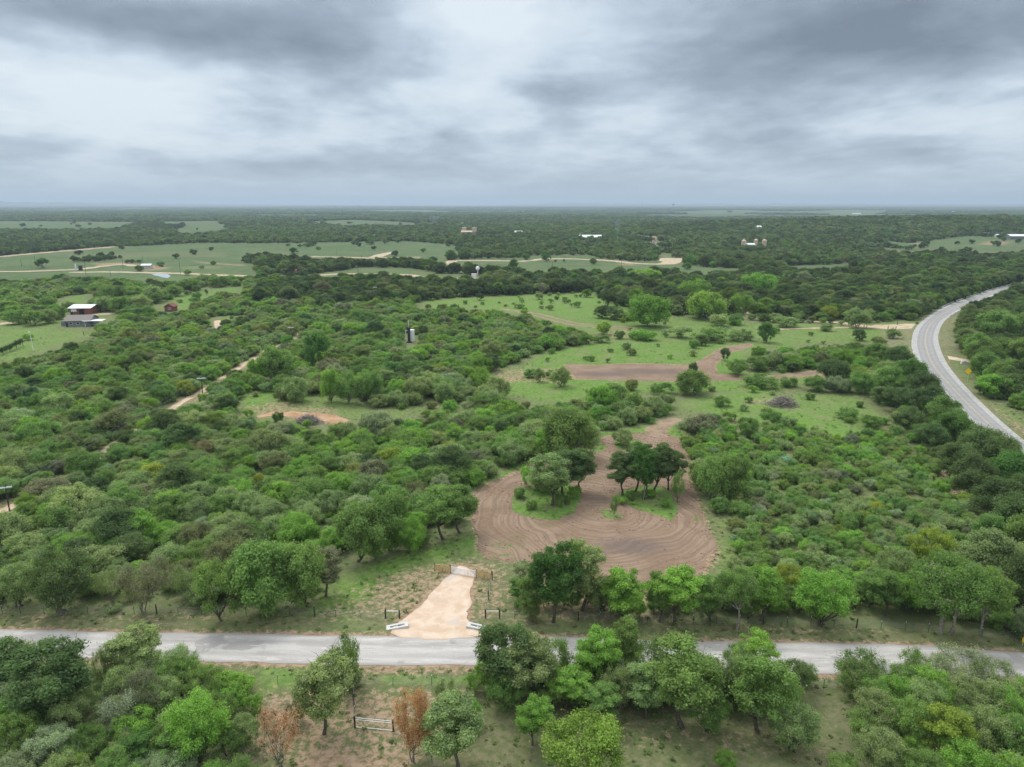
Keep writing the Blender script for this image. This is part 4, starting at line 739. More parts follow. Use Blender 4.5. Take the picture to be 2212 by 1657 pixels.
# orchard-like trees round the farmhouse
for a in ((40, 700, 60, 32), (75, 703, 50, 34), (20, 680, 60, 30), (105, 698, 46, 30), (130, 690, 40, 28), (60, 665, 50, 26), (110, 668, 50, 28), (150, 672, 36, 22), (230, 672, 60, 32), (262, 675, 60, 36), (300, 672, 60, 34), (250, 650, 60, 34), (296, 648, 60, 30), (342, 652, 60, 34), (338, 656, 26, 24), (378, 640, 50, 24), (440, 615, 40, 24), (475, 620, 50, 24), (410, 628, 60, 26), (235, 635, 50, 20)):
    P_('mesquite', *a, random.choice(['grey-green', 'mid-green', 'mid-green']), 'mesquite_tree')

for (x0, x1, y0, y1, n_) in ((-60, 540, 1470, 1760, 46), (1850, 2280, 1500, 1780, 30)):
    for q in range(n_):
        px = x0+(x1-x0)*((q*.618034) % 1); py = y0+(y1-y0)*((q+.5)/n_)+random.uniform(-15, 15)
        if px > 400 and py < 1560 and px < 600: px -= 60
        k = random.random(); w_ = random.uniform(75, 120)
        P_('near_bushy' if k < .5 else ('near_airy' if k < .75 else 'near_low'), px, py, w_, w_*random.uniform(.65, 1.0), random.choice(['mid-green', 'mid-green', 'grey-green', 'grey-green', 'dark green', 'pale grey-green', 'bright green']), 'shrub')
for q in range(34):
    px = 1030+(720*((q*.618034) % 1)); py = 1478+random.uniform(0, 62)*(1 if px > 1150 else .6); w_ = random.uniform(60, 95)
    P_('near_bushy' if q % 3 else 'near_airy', px, py, w_, w_*random.uniform(.7, 1.15), random.choice(['mid-green', 'mid-green', 'grey-green', 'bright green', 'dark green']), 'shrub')
for q in range(22):
    px = 1120+(620*((q*.618034) % 1)); P_('near_bushy', px, random.uniform(1300, 1338), random.uniform(40, 75), random.uniform(35, 60), random.choice(['mid-green', 'grey-green', 'bright green']), 'shrub')
for a in ((1120, 1075, 36, 22), (1150, 1100, 34, 18), (1215, 1090, 40, 24), (1240, 1075, 36, 26), (1180, 1062, 44, 34), (1140, 1050, 40, 40), (1345, 1090, 30, 14), (1440, 1095, 30, 16), (1400, 1075, 36, 18), (1360, 1078, 30, 18)): P_('shrub', *a, random.choice(['mid-green', 'bright green']), 'shrub')
# ---- scattered cover
YT = G(345, 905)[1]
def cover_density(P, x2, back=False):
    d = np.ones(len(P))
    for V, k in OPENW:
        s = sd_poly(P, V); d = np.where(s < 0, np.minimum(d, k) if k < .3 else k, d)
    for V in BELTW: d = np.where(sd_poly(P, V) < 0, 1, d)
    for V in (ROAD, DRIVE, LOOP, FIELD_DIRT, HW): d = np.where(sd_poly(P, V) < x2, 0, d)
    for kx, (V, h) in TRW.items():
        hit = sd_line(P, V, h) < x2*.6
        if kx == 'dirt_track_with_poles': hit = (sd_line(P, V, h) < (1.3 if back else x2*.6)) & ((P[:, 1] > YT) | (not back))
        d = np.where(hit, 0, d)
    return d
def behind(P, h):
    return P*(CH/(CH-h))
def cover2(P, x2, h):
    """cover density that also keeps crowns from hiding the open ground behind them"""
    return np.minimum(cover_density(P, x2), np.maximum(cover_density(behind(P, h), 0, True), .0))
def jitter_field(y0, y1, sp, j=.45):
    """jittered triangular grid of points inside the wedge in front of the camera, between distances y0 and y1"""
    out = []; y = y0; row = 0
    while y < y1:
        s = sp(y); hw = y*TH*1.12+20; n = int(2*hw/s)+1
        xs = -hw+s*(np.arange(n)+.5*(row % 2)); out.append(np.c_[xs+rng.uniform(-j, j, n)*s, y+rng.uniform(-j, j, n)*s, np.full(n, s)]); y += s*.87; row += 1
    return np.vstack(out)
def species(P, n):
    """0 grey-green 1 pale 2 mid 3 bright 4 dark 5 lime 6 yellow 7 olive 8 brown, patchy"""
    a = vnoise(P, 34, 11)*.6+vnoise(P, 12, 12)*.6; u = rng.random(n); k = np.zeros(n, int)
    k[:] = 0; k[u > .30+a*.2] = 2; k[u > .70+a*.25] = 3; k[u > .86] = 4; k[(u > .95)] = 1; k[u < .025] = 8; k[(u > .025) & (u < .055)] = 7; k[(u > .984)] = 5; k[(u > .992)] = 6
    return k
def tint_of(k, P, var=.09):
    t = np.array([TINT[TNAMES_S[i]] for i in k]); v = 1+rng.normal(size=(len(k), 1))*var; h = rng.normal(size=(len(k), 1))*.06
    return np.clip(t*v*np.concatenate([1+h, np.ones_like(h), 1-h], 1), .01, .6)
TNAMES_S = ['grey-green', 'pale grey-green', 'mid-green', 'bright green', 'dark green', 'lime green', 'yellow-green', 'olive brown', 'greyish brown']
HP = np.array([(p['x'], p['y']) for p in PLANTS]); HR = np.array([PROTO[p['proto']][p['v']][2]*p['sx'] for p in PLANTS])
def clear_of_hand(P, r):
    ok = np.ones(len(P), bool)
    for i in range(0, len(P), 4000):
        q = P[i:i+4000]; d = np.hypot(q[:, None, 0]-HP[None, :, 0], q[:, None, 1]-HP[None, :, 1]); ok[i:i+4000] = (d > (HR[None]*.75+r[i:i+4000, None]*.35)).all(1)
    return ok
def visible(P, z, h, m=60):
    px, py = proj(P[:, 0], P[:, 1], z); _, pt = proj(P[:, 0], P[:, 1], z+h)
    return (px > -m) & (px < 2212+m) & (pt < 1657+20)
SCAT = {}
Q = jitter_field(60, 760, lambda y: 4.5+max(0, y-250)*.004); P = Q[:, :2]
d = np.minimum(cover2(P, 2.2, 3.2), np.where(sd_poly(behind(P, 6), HW) < 0, 0, 1)); thick = sd_poly(P, R_THICK) < 0
fgm = (proj(P[:, 0], P[:, 1], 0)[1] < 1345) | (proj(P[:, 0], P[:, 1], 0)[0] < 480) | (proj(P[:, 0], P[:, 1], 0)[0] > 1900)
keep = (rng.random(len(P)) < np.where(d < .3, d*.25, d*.93)) & ~thick & fgm; Q = Q[keep]; P = P[keep]
s = .62+.42*rng.random(len(P))+.55*rng.random(len(P))**5; rightw = P[:, 0] > P[:, 1]*.33+40
far = np.hypot(P[:, 0], P[:, 1]) > 430; px_, py_ = proj(P[:, 0], P[:, 1], 0)
wood = (py_ < 690) & (px_ > 850) & ((px_ > 1280) | (py_ < 640)); wood |= (py_ < 660) & (px_ > 560); wood |= (px_ > 2030) & (py_ < 860)
k = species(P, len(P)); k = np.where(wood & (rng.random(len(P)) < .62), 4, k); s = np.where(wood, s*1.3, s)
ok = clear_of_hand(P, s*3.9); SCAT['a'] = dict(P=P[ok], s=s[ok], k=k[ok], wood=wood[ok])
Q = jitter_field(80, 560, lambda y: 2.6+max(0, y-200)*.004); P = Q[:, :2]; d = cover2(P, 1.0, 1.8); thick = sd_poly(P, R_THICK) < 0
pyy = proj(P[:, 0], P[:, 1], 0)
dd = np.where(thick, np.clip(.95+vnoise(P, 9, 51)*.5, .35, 1), np.where(d > .5, .45, np.where(d > .3, d*.9, np.where(d > .004, d*.28, 0)))); fgm = (pyy[1] < 1345) | (pyy[0] < 480) | (pyy[0] > 1900)
keep = (rng.random(len(P)) < dd) & fgm; P = P[keep]; s = rng.uniform(.6, 1.2, len(P))*np.where(sd_poly(P, R_THICK) < 0, 1.0, .9)
ok = clear_of_hand(P, s*1.2); P = P[ok]; s = s[ok]; k = species(P, len(P)); k = np.where((k == 4), 2, k); SCAT['b'] = dict(P=P, s=s, k=k)
# choose the individuals: the nearest of the scatter
def individual_from(S, proto_of, name_of, nmax):
    P = S['P']; z = T(P[:, 0], P[:, 1]); px, py = proj(P[:, 0], P[:, 1], z); vis = (px > -20) & (px < 2232) & (py < 1690)
    size = S['s']*(1.8 if proto_of == 'tree' else 1)/np.hypot(P[:, 0], P[:, 1]); o = np.argsort(-size*vis)[:nmax]; take = np.zeros(len(P), bool); take[o] = vis[o]
    for i in np.where(take)[0]:
        kk = TNAMES_S[S['k'][i]]
        if proto_of == 'tree': pr = 'oak' if (S['k'][i] == 4 or (S['wood'][i])) else 'mesquite'; nm = 'oak_tree' if S['k'][i] == 4 else 'mesquite_tree'
        else: pr = 'shrub'; nm = 'shrub'
        v = int(rng.integers(len(PROTO[pr])))
        PLANTS.append(dict(proto=pr, v=v, x=float(P[i, 0]), y=float(P[i, 1]), z=float(z[i]), sx=float(S['s'][i])*(.82 if pr == 'oak' else 1), sz=float(S['s'][i])*rng.uniform(.8, 1.15)*(.75 if pr == 'oak' else 1), rz=rng.uniform(0, 6.28), tint=kk, name=nm, txt=None, hand=False, cat=None))
    for key in list(S): S[key] = S[key][~take]
individual_from(SCAT['a'], 'tree', None, 215); individual_from(SCAT['b'], 'shrub', None, 130)
# far woods
def cover_far(y0, y1, sp):
    Q = jitter_field(y0, y1, sp); P = Q[:, :2]; d = cover2(P, 3, 6.5)
    keep = rng.random(len(P)) < np.where(d < .3, d*.4, d*.97); return P[keep], Q[keep, 2]
# ---- instanced stuff
def join_proto(nm, crown, trunk):
    nv = len(crown.vertices); V = np.empty(nv*3, np.float32); crown.vertices.foreach_get('co', V); Vt = np.empty(len(trunk.vertices)*3, np.float32); trunk.vertices.foreach_get('co', Vt)
    F = np.arange(nv).reshape(-1, 4); Ft = np.array([tuple(p.vertices) for p in trunk.polygons if len(p.vertices) == 4])+nv
    lv = np.empty(len(crown.polygons), np.float32); crown.attributes['lv'].data.foreach_get('value', lv)
    return mesh(nm, np.vstack([V.reshape(-1, 3), Vt.reshape(-1, 3)]), np.vstack([F, Ft]), [M['leaf'], trunk.materials[0]], np.r_[np.zeros(len(F)), np.ones(len(Ft))], attrs={'lv': ('FACE', 'FLOAT', np.r_[lv, np.full(len(Ft), .5)])})
def source(nm, meshes):
    c = bpy.data.collections.new(nm)
    for i, me in enumerate(meshes):
        o = bpy.data.objects.new('%s_%02d' % (nm, i), me); c.objects.link(o)
    return c
def scatter(name, P, z, sxy, sz, tint, idx, src, label=None, cat=None):
    n = len(P); me = bpy.data.meshes.new(name); me.vertices.add(n); me.vertices.foreach_set('co', np.c_[P, z].astype(np.float32).ravel())
    for an, ty, arr, f in (('tint', 'FLOAT_VECTOR', tint, 'vector'), ('scl', 'FLOAT_VECTOR', np.c_[sxy, sxy, sz], 'vector'), ('rot', 'FLOAT_VECTOR', np.c_[np.zeros((n, 2)), rng.uniform(0, 6.28, n)], 'vector'), ('pick', 'INT', idx, 'value')):
        a = me.attributes.new(an, ty, 'POINT'); a.data.foreach_set(f, np.asarray(arr, np.int32 if ty == 'INT' else np.float32).ravel())
    o = link(name, me, kind='stuff')
    if label: o['label'] = label; o['category'] = cat
    ng = bpy.data.node_groups.new(name, 'GeometryNodeTree'); ng.interface.new_socket('Geometry', in_out='INPUT', socket_type='NodeSocketGeometry'); ng.interface.new_socket('Geometry', in_out='OUTPUT', socket_type='NodeSocketGeometry')
    N = ng.nodes; L = ng.links; gi = N.new('NodeGroupInput'); go = N.new('NodeGroupOutput'); ip = N.new('GeometryNodeInstanceOnPoints'); ci = N.new('GeometryNodeCollectionInfo')
    ci.inputs['Collection'].default_value = src; ci.inputs['Separate Children'].default_value = True; ci.inputs['Reset Children'].default_value = True
    m2p = N.new('GeometryNodeMeshToPoints'); m2p.inputs['Radius'].default_value = .01
    L.new(gi.outputs[0], m2p.inputs[0]); L.new(m2p.outputs[0], ip.inputs['Points']); L.new(ci.outputs[0], ip.inputs['Instance']); ip.inputs['Pick Instance'].default_value = True
    def at(nm, ty):
        q = N.new('GeometryNodeInputNamedAttribute'); q.data_type = ty; q.inputs[0].default_value = nm; return q.outputs[0]
    L.new(at('pick', 'INT'), ip.inputs['Instance Index']); e = N.new('FunctionNodeEulerToRotation'); L.new(at('rot', 'FLOAT_VECTOR'), e.inputs[0]); L.new(e.outputs[0], ip.inputs['Rotation']); L.new(at('scl', 'FLOAT_VECTOR'), ip.inputs['Scale'])
    L.new(ip.outputs[0], go.inputs[0]); md = o.modifiers.new('scatter', 'NODES'); md.node_group = ng; return o
S_tree = source('tree_source', [join_proto('t', *PROTO['mesquite'][i][:2]) for i in range(6)]+[join_proto('o', *PROTO['oak'][i][:2]) for i in range(5)])
S_shrub = source('shrub_source', [join_proto('s', *PROTO['shrub'][i][:2]) for i in range(5)])
S_far = source('far_source', [join_proto('f', *PROTO['far_tree'][i][:2]) for i in range(4)])
S_weed = source('weed_source', [PROTO['weed'][i][0] for i in range(3)]); S_grove = source('grove_source', GROVES)
S = SCAT['a']; n = len(S['P']); oakish = S['wood'] | (S['k'] == 4)
scatter('woodland', S['P'], T(S['P'][:, 0], S['P'][:, 1]), S['s']*np.where(oakish, .82, 1), S['s']*rng.uniform(.8, 1.15, n)*np.where(oakish, .75, 1), tint_of(S['k'], S['P'])*np.where(S['wood'], .72, .95)[:, None], np.where(oakish, 6+rng.integers(0, 5, n), rng.integers(0, 6, n)), S_tree, 'mixed mesquite and oak woodland spreading into the middle distance', 'woodland')
S = SCAT['b']; n = len(S['P'])
scatter('brush_cover', S['P'], T(S['P'][:, 0], S['P'][:, 1]), S['s'], S['s']*rng.uniform(.8, 1.2, n), tint_of(S['k'], S['P']), rng.integers(0, 5, n), S_shrub, 'low scrubby brush filling the gaps between the trees', 'brush')
P, sp = cover_far(760, 3300, lambda y: 8.5*(y/900)**.62); n = len(P); d = np.hypot(P[:, 0], P[:, 1]); sc = sp/8.5*rng.uniform(.65, 1.15, n)*.86
k = species(P, n); dark = vnoise(P, 170, 21)+vnoise(P, 60, 22)*.6; k = np.where(rng.random(n) < .45+dark*.4, 4, k); k = np.where(np.isin(k, (1, 5, 6, 3)) & (rng.random(n) < .7), 2, k)
scatter('distant_woodland', P, T(P[:, 0], P[:, 1])-.3, sc, sc*rng.uniform(.7, 1.1, n)*(900/np.maximum(d, 900))**.35, tint_of(k, P, .11)*.72, rng.integers(0, 4, n), S_far, 'dark distant woodland stretching away beyond the pastures', 'woodland')
P, sp = cover_far(3300, 16000, lambda y: 46*(y/3300)**.95); n = len(P); pat = vnoise(P, 420, 31)+vnoise(P, 1300, 32)*.7; kp = pat < .30; P = P[kp]; sp = sp[kp]; n = len(P); sc = sp/46*.95
scatter('horizon_woodland', P, T(P[:, 0], P[:, 1])-.5, sc, np.clip(sc**.25, 1, 1.6)*rng.uniform(.8, 1.3, n), tint_of(np.where(rng.random(n) < .75, 4, 2), P, .14)*.8, rng.integers(0, 4, n), S_grove, 'hazy blue-green forest reaching the horizon', 'forest')
def stone(i):
    r = np.random.default_rng(i+70); th = np.linspace(0, 2*PI, 7)[:-1]; V = [(math.cos(a)*r.uniform(.7, 1.2), math.sin(a)*r.uniform(.6, 1.1), r.uniform(-.1, .1)) for a in th]+[(math.cos(a)*r.uniform(.35, .6), math.sin(a)*r.uniform(.35, .6), r.uniform(.45, .75)) for a in th]
    F = np.array([(k, (k+1) % 6, 6+(k+1) % 6, 6+k) for k in range(6)]+[(6, 7, 8, 9), (6, 9, 10, 11)]); return mesh('clod', V, F, [M['clod']])
M['clod'] = mat('soil_clod', (.23, .155, .11), 1, .2, 6)
S_stone = source('stone_source', [stone(i) for i in range(4)])
x0, y0, x1, y1 = bbox(LOOP); P = np.c_[rng.uniform(x0, x1, 16000), rng.uniform(y0, y1, 16000)]; e = loop_sdf(P); P = P[(e < .6) & (rng.random(len(P)) < np.clip(.25+np.exp(-np.abs(e))*.8+vnoise(P, 6, 71)*.3, .05, 1))]; n = len(P); sc = .07+.25*rng.random(n)**4
scatter('soil_clods', P, T(P[:, 0], P[:, 1])+.02, sc, sc*.8, np.tile((.2, .14, .1), (n, 1)), rng.integers(0, 4, n), S_stone, 'clods and stones on the graded dirt loop', 'clods')
# weeds and tufts over the near open ground
Q = jitter_field(62, 420, lambda y: .95+y*.0045); P = Q[:, :2]; px, py = proj(P[:, 0], P[:, 1], 0)
bad = np.zeros(len(P), bool)
for V in (ROAD, DRIVE, HW): bad |= sd_poly(P, V) < .6
bad |= (loop_sdf(P) < .2); bad |= sd_poly(P, FIELD_DIRT) < 0
for V, h in TRW.values(): bad |= sd_line(P, V, h) < .2
pt = vnoise(P, 5, 41)*.6+vnoise(P, 1.8, 42)*.5+vnoise(P, 16, 43)*.3; keep = ~bad & (rng.random(len(P)) < np.clip(.30+pt*.9, .02, .9)); P = P[keep]; n = len(P)
kk = rng.random(n); tt = np.where(kk[:, None] < .55, (.15, .25, .07), np.where(kk[:, None] < .85, (.17, .21, .09), (.24, .22, .14)))*(1+rng.normal(size=(n, 1))*.15)
sc = rng.uniform(.35, 1.15, n)
scatter('weeds', P, T(P[:, 0], P[:, 1])-.03, sc, sc*rng.uniform(.5, 1.1, n), tt, rng.integers(0, 3, n), S_weed, 'leafy weeds and grass tufts on the open ground', 'weeds')
# ------------------------------------------------------------------ place the individual plants with labels
LAND = [('the driveway gate', 1000, 1238), ('the gravel driveway', 955, 1310), ('the left brace rail', 848, 1330), ("the road's left end", 60, 1390), ("the road's right end", 2150, 1420),
        ('the silver pipe gate', 808, 1566), ('the left loop island', 1190, 1080), ('the right loop island', 1400, 1065), ("the loop's north tip", 1420, 935), ("the loop's right bend", 1540, 1180), ("the loop's left bend", 1030, 1090),
        ('the white tank', 886, 735), ('the red dirt strip', 660, 898), ('the right brush pile', 1690, 868), ('the bare field patch', 1400, 803), ('the yellow sign', 2091, 822), ('the highway bend', 1975, 745), ('the grey farmhouse', 182, 700),
        ('the nearest utility pole', 22, 1110), ('the mid-track utility pole', 438, 848), ('the track-end utility pole', 630, 731), ('the red shed', 370, 671), ('the sandy ranch entrance', 1920, 706), ('the pale-trunked oaks', 2040, 1366), ('the bottom right corner', 2100, 1640), ('the bottom left corner', 100, 1640), ('the bottom centre', 1262, 1640),
        ('the thicket centre', 1800, 1120), ('the left edge midpoint', 20, 900), ('the left woods centre', 700, 1080), ('the roadside oak line', 2060, 950), ('the white trailer', 788, 606), ('the brown silo', 643, 595), ('the far loop road', 1000, 572)]
ORD = ['nearest', 'second nearest', 'third nearest', 'fourth nearest', 'fifth nearest', 'sixth nearest', 'seventh nearest', 'eighth nearest', 'ninth nearest', 'tenth nearest', 'eleventh nearest', 'twelfth nearest']+['%dth nearest' % k for k in range(13, 60)]
SPN = {'mesquite_tree': 'tree', 'oak_tree': 'oak', 'live_oak_tree': 'oak', 'shrub': 'shrub', 'dead_shrub': 'dry shrub', 'sapling': 'sapling'}
grp = {}
for p in PLANTS:
    qx, qy = proj(p['x'], p['y'], p['z']+PROTO[p['proto']][p['v']][3]*p['sz']*.5); qx, qy = float(qx), float(qy); p['q'] = (qx, qy)
    L_ = min(LAND, key=lambda l: (l[1]-qx)**2+(1.4*(l[2]-qy))**2); dx, dy = qx-L_[1], qy-L_[2]
    rel = ('left of' if dx < 0 else 'right of') if abs(dx) > 1.2*abs(dy) else ('beyond' if dy < 0 else 'in front of')
    p['dl'] = math.hypot(dx, dy); p['key'] = (p['tint'], p['name'], rel, L_[0])
    if not p['txt']: grp.setdefault(p['key'], []).append(p)
for key, ps in grp.items():
    ps.sort(key=lambda p: p['dl'])
    for i, p in enumerate(ps):
        t, nm, rel, ln = key; p['txt'] = f"{t} {SPN[nm]} {rel} {ln}" + (f", {ORD[i]} of these" if len(ps) > 1 else '')
GRP = {'mesquite_tree': 'brush country trees', 'oak_tree': 'dark oaks and roadside trees', 'live_oak_tree': 'pale-trunked oaks by the road', 'shrub': 'shrubs in the brush', 'dead_shrub': 'dried and half-bare shrubs', 'sapling': 'thin saplings'}
CAT = {'mesquite_tree': 'tree', 'oak_tree': 'tree', 'live_oak_tree': 'tree', 'shrub': 'shrub', 'dead_shrub': 'shrub', 'sapling': 'tree'}
NEARCNT = 0
for p in PLANTS:
    crown, trunk, R, H = PROTO[p['proto']][p['v']]
    o = bpy.data.objects.new(p['name'], None); COL.objects.link(o); o.location = (p['x'], p['y'], p['z']); o.rotation_euler = (0, 0, p['rz']); o.scale = (p['sx'], p['sx'], p['sz'])
    o['label'] = p['txt']; o['category'] = CAT[p['name']]; o['group'] = GRP[p['name']]
    t = np.array(TINT[p['tint']])*rng.uniform(.86, 1.14); t[0] *= rng.uniform(.93, 1.07)
    c = bpy.data.objects.new('crown', crown); COL.objects.link(c); c.parent = o; c['tint'] = [float(q) for q in t]
    c = bpy.data.objects.new('trunk' if p['name'] not in ('shrub', 'dead_shrub') else 'stems', trunk); COL.objects.link(c); c.parent = o
# ------------------------------------------------------------------ built things
def hv(px, py, h): x, y, z = G(px, py); return h/ppm(x, y, z)/math.cos(math.atan2(CH-z, math.hypot(x, y)))
def wv(px, py, w): x, y, z = G(px, py); return w/ppm(x, y, z)
def along(a, b): d = np.array(b[:2])-np.array(a[:2]); return float(np.hypot(*d)), math.atan2(d[1], d[0])
def part(name, mb, m, par, **k): return mb.build(name, m, par, **k)
# driveway gate and its board wings
A = G(974, 1238); B = G(1028, 1248); L, az = along(A, B)
t = thing('driveway_gate', 'silver tubular steel gate closing the gravel driveway', 'gate', A, az)
mb = MB()
for h in (.22, 1.22): mb.tube([(0.06, 0, h), (L-.06, 0, h)], .045, 8)
for x in (.06, L-.06): mb.tube([(x, 0, .2), (x, 0, 1.24)], .045, 8)
part('frame', mb, M['galv'], t)
for h in (.42, .62, .82, 1.02): part('rail', MB().tube([(0.09, 0, h), (L-.09, 0, h)], .038, 6), M['galv'], t)
for x in (L*.33, L*.66): part('upright', MB().box((x, 0, .72), (.05, .03, .98)), M['galv'], t)
part('hinge', MB().box((.0, 0, .4), (.1, .08, .08)).box((.0, 0, 1.05), (.1, .08, .08)), M['post'], t)
for (a, b, lab) in (((939, 1234), (973, 1238), 'golden pine board fence panel left of the driveway gate'), ((1029, 1248), (1063, 1252), 'golden pine board fence panel right of the driveway gate')):
    a = G(*a); b = G(*b); L2, az2 = along(a, b); t = thing('board_fence', lab, 'fence', a, az2, 'board fence wings of the gate')
    for x in (0, L2/2, L2): part('post', MB().box((x, .07, .68), (.15, .13, 1.5)), M['post'] if x in (0, L2) else M['pine'], t)
    for k in range(5): part('board', MB().box((L2/2, -.02, .26+k*.235), (L2+.06, .04, .17)), M['pine'], t)
# brace rails beside the driveway mouth
for (a, b, lab) in (((833, 1336), (863, 1336), 'low post-and-pipe brace rail left of the driveway mouth'), ((1049, 1336), (1079, 1336), 'low post-and-pipe brace rail right of the driveway mouth')):
    a = G(*a); b = G(*b); L2, az2 = along(a, b); t = thing('brace_rail', lab, 'fence brace', a, az2, 'fence braces by the driveway')
    for x in (0, L2): part('post', MB().tube([(x, 0, -.1), (x, 0, 1.35)], .11, 8), M['post'], t)
    part('pipe_rail', MB().tube([(0.1, 0, 1.22), (L2-.1, 0, 1.22)], .055, 8), M['galv'], t)
# sloping concrete culvert ends
for quad, lab in ((((832, 1363), (880, 1358), (882, 1348), (839, 1350)), 'sloping concrete culvert end left of the driveway mouth'), (((1010, 1358), (1053, 1363), (1051, 1353), (1009, 1348)), 'sloping concrete culvert end right of the driveway mouth')):
    q = W(quad); c = q.mean(0); L2, az2 = along(q[0], q[1]); wd = float(np.hypot(*(q[2]-q[1]))); t = thing('culvert_end', lab, 'culvert', (*c, 0), az2, 'concrete culvert ends at the driveway')
    left = quad[0][0] < 900; hi = .42; lo = .08; a0, a1 = (lo, hi) if left else (hi, lo); x, y = L2/2, wd/2; ix, iy = x*.66, y*.36
    def hh(px): return a0+(a1-a0)*(px+x)/(2*x)
    o_ = [(-x, -y), (x, -y), (x, y), (-x, y)]; i_ = [(-ix, -iy), (ix, -iy), (ix, iy), (-ix, iy)]
    V = [(px, py, -.1) for px, py in o_]+[(px, py, hh(px)) for px, py in o_]+[(px, py, hh(px)) for px, py in i_]+[(px, py, hh(px)-.18) for px, py in i_]
    F = [(k, (k+1) % 4, 4+(k+1) % 4, 4+k) for k in range(4)]+[(4+k, 4+(k+1) % 4, 8+(k+1) % 4, 8+k) for k in range(4)]+[(8+k, 8+(k+1) % 4, 12+(k+1) % 4, 12+k) for k in range(4)]
    mb = MB(); mb.add(V, F); part('slab', mb, M['concrete'], t)
    mb = MB(); mb.add([V[12], V[13], V[14], V[15]], [(0, 1, 2, 3)]); mb.box((ix*.45 if left else -ix*.45, 0, hh(ix*.45 if left else -ix*.45)-.15), (ix*.75, iy*.9, .04), m=1); part('pipe_mouth', mb, [M['concrete'], M['hole']], t)
# wire fences
def fence(label, pts, steel=True, h=1.25, wood=(), sp=None, name='wire_fence', strands=5):
    P = [np.array(G(*p)) for p in pts]
    if sp:
        Q = []
        for a, b in zip(P[:-1], P[1:]):
            n = max(1, int(round(np.hypot(*(b-a)[:2])/sp))); Q += [a+(b-a)*k/n for k in range(n)]
        P = Q+[P[-1]]
    o = P[0]; t = thing(name, label, 'fence', tuple(o))
    for i, p in enumerate(P[:100]):
        q = p-o; j = random.uniform(-.06, .06); hgt = h*random.uniform(.96, 1.12)
        if i in wood or i in (0, len(P)-1): part('post', MB().tube([(q[0], q[1], q[2]-.1), (q[0]+j, q[1], q[2]+hgt+.25)], .10, 7), M['post'], t)
        else:
            mb = MB().tube([(q[0], q[1], q[2]-.1), (q[0]+j, q[1]+j, q[2]+hgt)], .035, 5); mb.tube([(q[0]+j, q[1]+j, q[2]+hgt), (q[0]+j, q[1]+j, q[2]+hgt+.14)], .038, 5, 1); part('post', mb, [M['tpost'], M['white_metal']], t)
    mb = MB()
    for k in range(strands):
        z = h*(k+1)/strands-.03
        mb.tube([tuple(p-o+np.array([0, 0, z])) for p in P], .009, 3)
    part('wire_strands', mb, M['wire'], t, kind='stuff'); return t
nf = [(-30, 1326), (5, 1326), (45, 1326), (95, 1326), (142, 1326), (190, 1326), (241, 1328), (290, 1326), (339, 1327), (385, 1328), (436, 1328), (484, 1328), (532, 1328), (579, 1328), (626, 1328), (680, 1331), (725, 1333), (778, 1334), (833, 1336)]
fence('barbed wire roadside fence left of the driveway', nf, wood=(8, 15))
nf = [(1079, 1336), (1112, 1336), (1153, 1334), (1211, 1336), (1249, 1341), (1296, 1340), (1347, 1343), (1398, 1345), (1449, 1346), (1498, 1346), (1548, 1347), (1598, 1348), (1648, 1349), (1700, 1351), (1751, 1352), (1801, 1355), (1850, 1357), (1903, 1359), (1955, 1363), (2005, 1366), (2060, 1370), (2120, 1376), (2190, 1384), (2240, 1390)]
fence('barbed wire roadside fence right of the driveway', nf, wood=(4, 12, 16))
fence('short wire fence from the gate wing down to the right brace rail', [(1063, 1252), (1060, 1272), (1055, 1296), (1052, 1316), (1049, 1336)], wood=(2,))
fence('wire fence running from the pipe gate to the road', [(767, 1572), (766, 1548), (765, 1524), (765, 1502), (765, 1481)], wood=(0, 2, 4), h=1.35)
fence('wire fence along the near road verge right of centre', [(765, 1481), (1016, 1481), (1240, 1484), (1500, 1486), (1779, 1487), (1900, 1490)], sp=5.0)
fence('wire fence along the near road verge at left', [(765, 1481), (600, 1478), (400, 1474), (200, 1470)], sp=5.0)
fence('wire fence from the pipe gate toward the bottom', [(850, 1580), (892, 1612), (933, 1648), (975, 1685)])
for (a, b, lab) in (((738, 1482), (765, 1481), 'dark wooden corner brace at the far end of the side fence'), ((1016, 1481), (1056, 1482), 'dark wooden corner brace under the trees right of the driveway')):
    a = G(*a); b = G(*b); L2, az2 = along(a, b); t = thing('corner_brace', lab, 'fence brace', a, az2)
    for x in (0, L2): part('post', MB().tube([(x, 0, -.1), (x, 0, 1.6)], .11, 8), M['post'], t)
    part('crossbar', MB().tube([(0.1, 0, 1.15), (L2-.1, 0, 1.15)], .06, 8), M['post'], t)
A = G(767, 1572); B = G(850, 1580); L, az = along(A, B)
t = thing('pipe_gate', 'wide silver three-rail pipe gate with black end posts', 'gate', A, az)
for x in (0, L): part('post', MB().tube([(x, 0, -.1), (x, 0, 1.5)], .10, 8), M['black'], t)
for h in (.12, 1.12, 1.38): part('rail', MB().tube([(.12, 0, h), (L-.12, 0, h)], .035, 8), M['galv'], t)
part('mesh_panel', MB().box((L/2, 0, .6), (.02, .02, .95)).box((L*.25, 0, .6), (.015, .015, .95)).box((L*.75, 0, .6), (.015, .015, .95)), M['galv'], t)
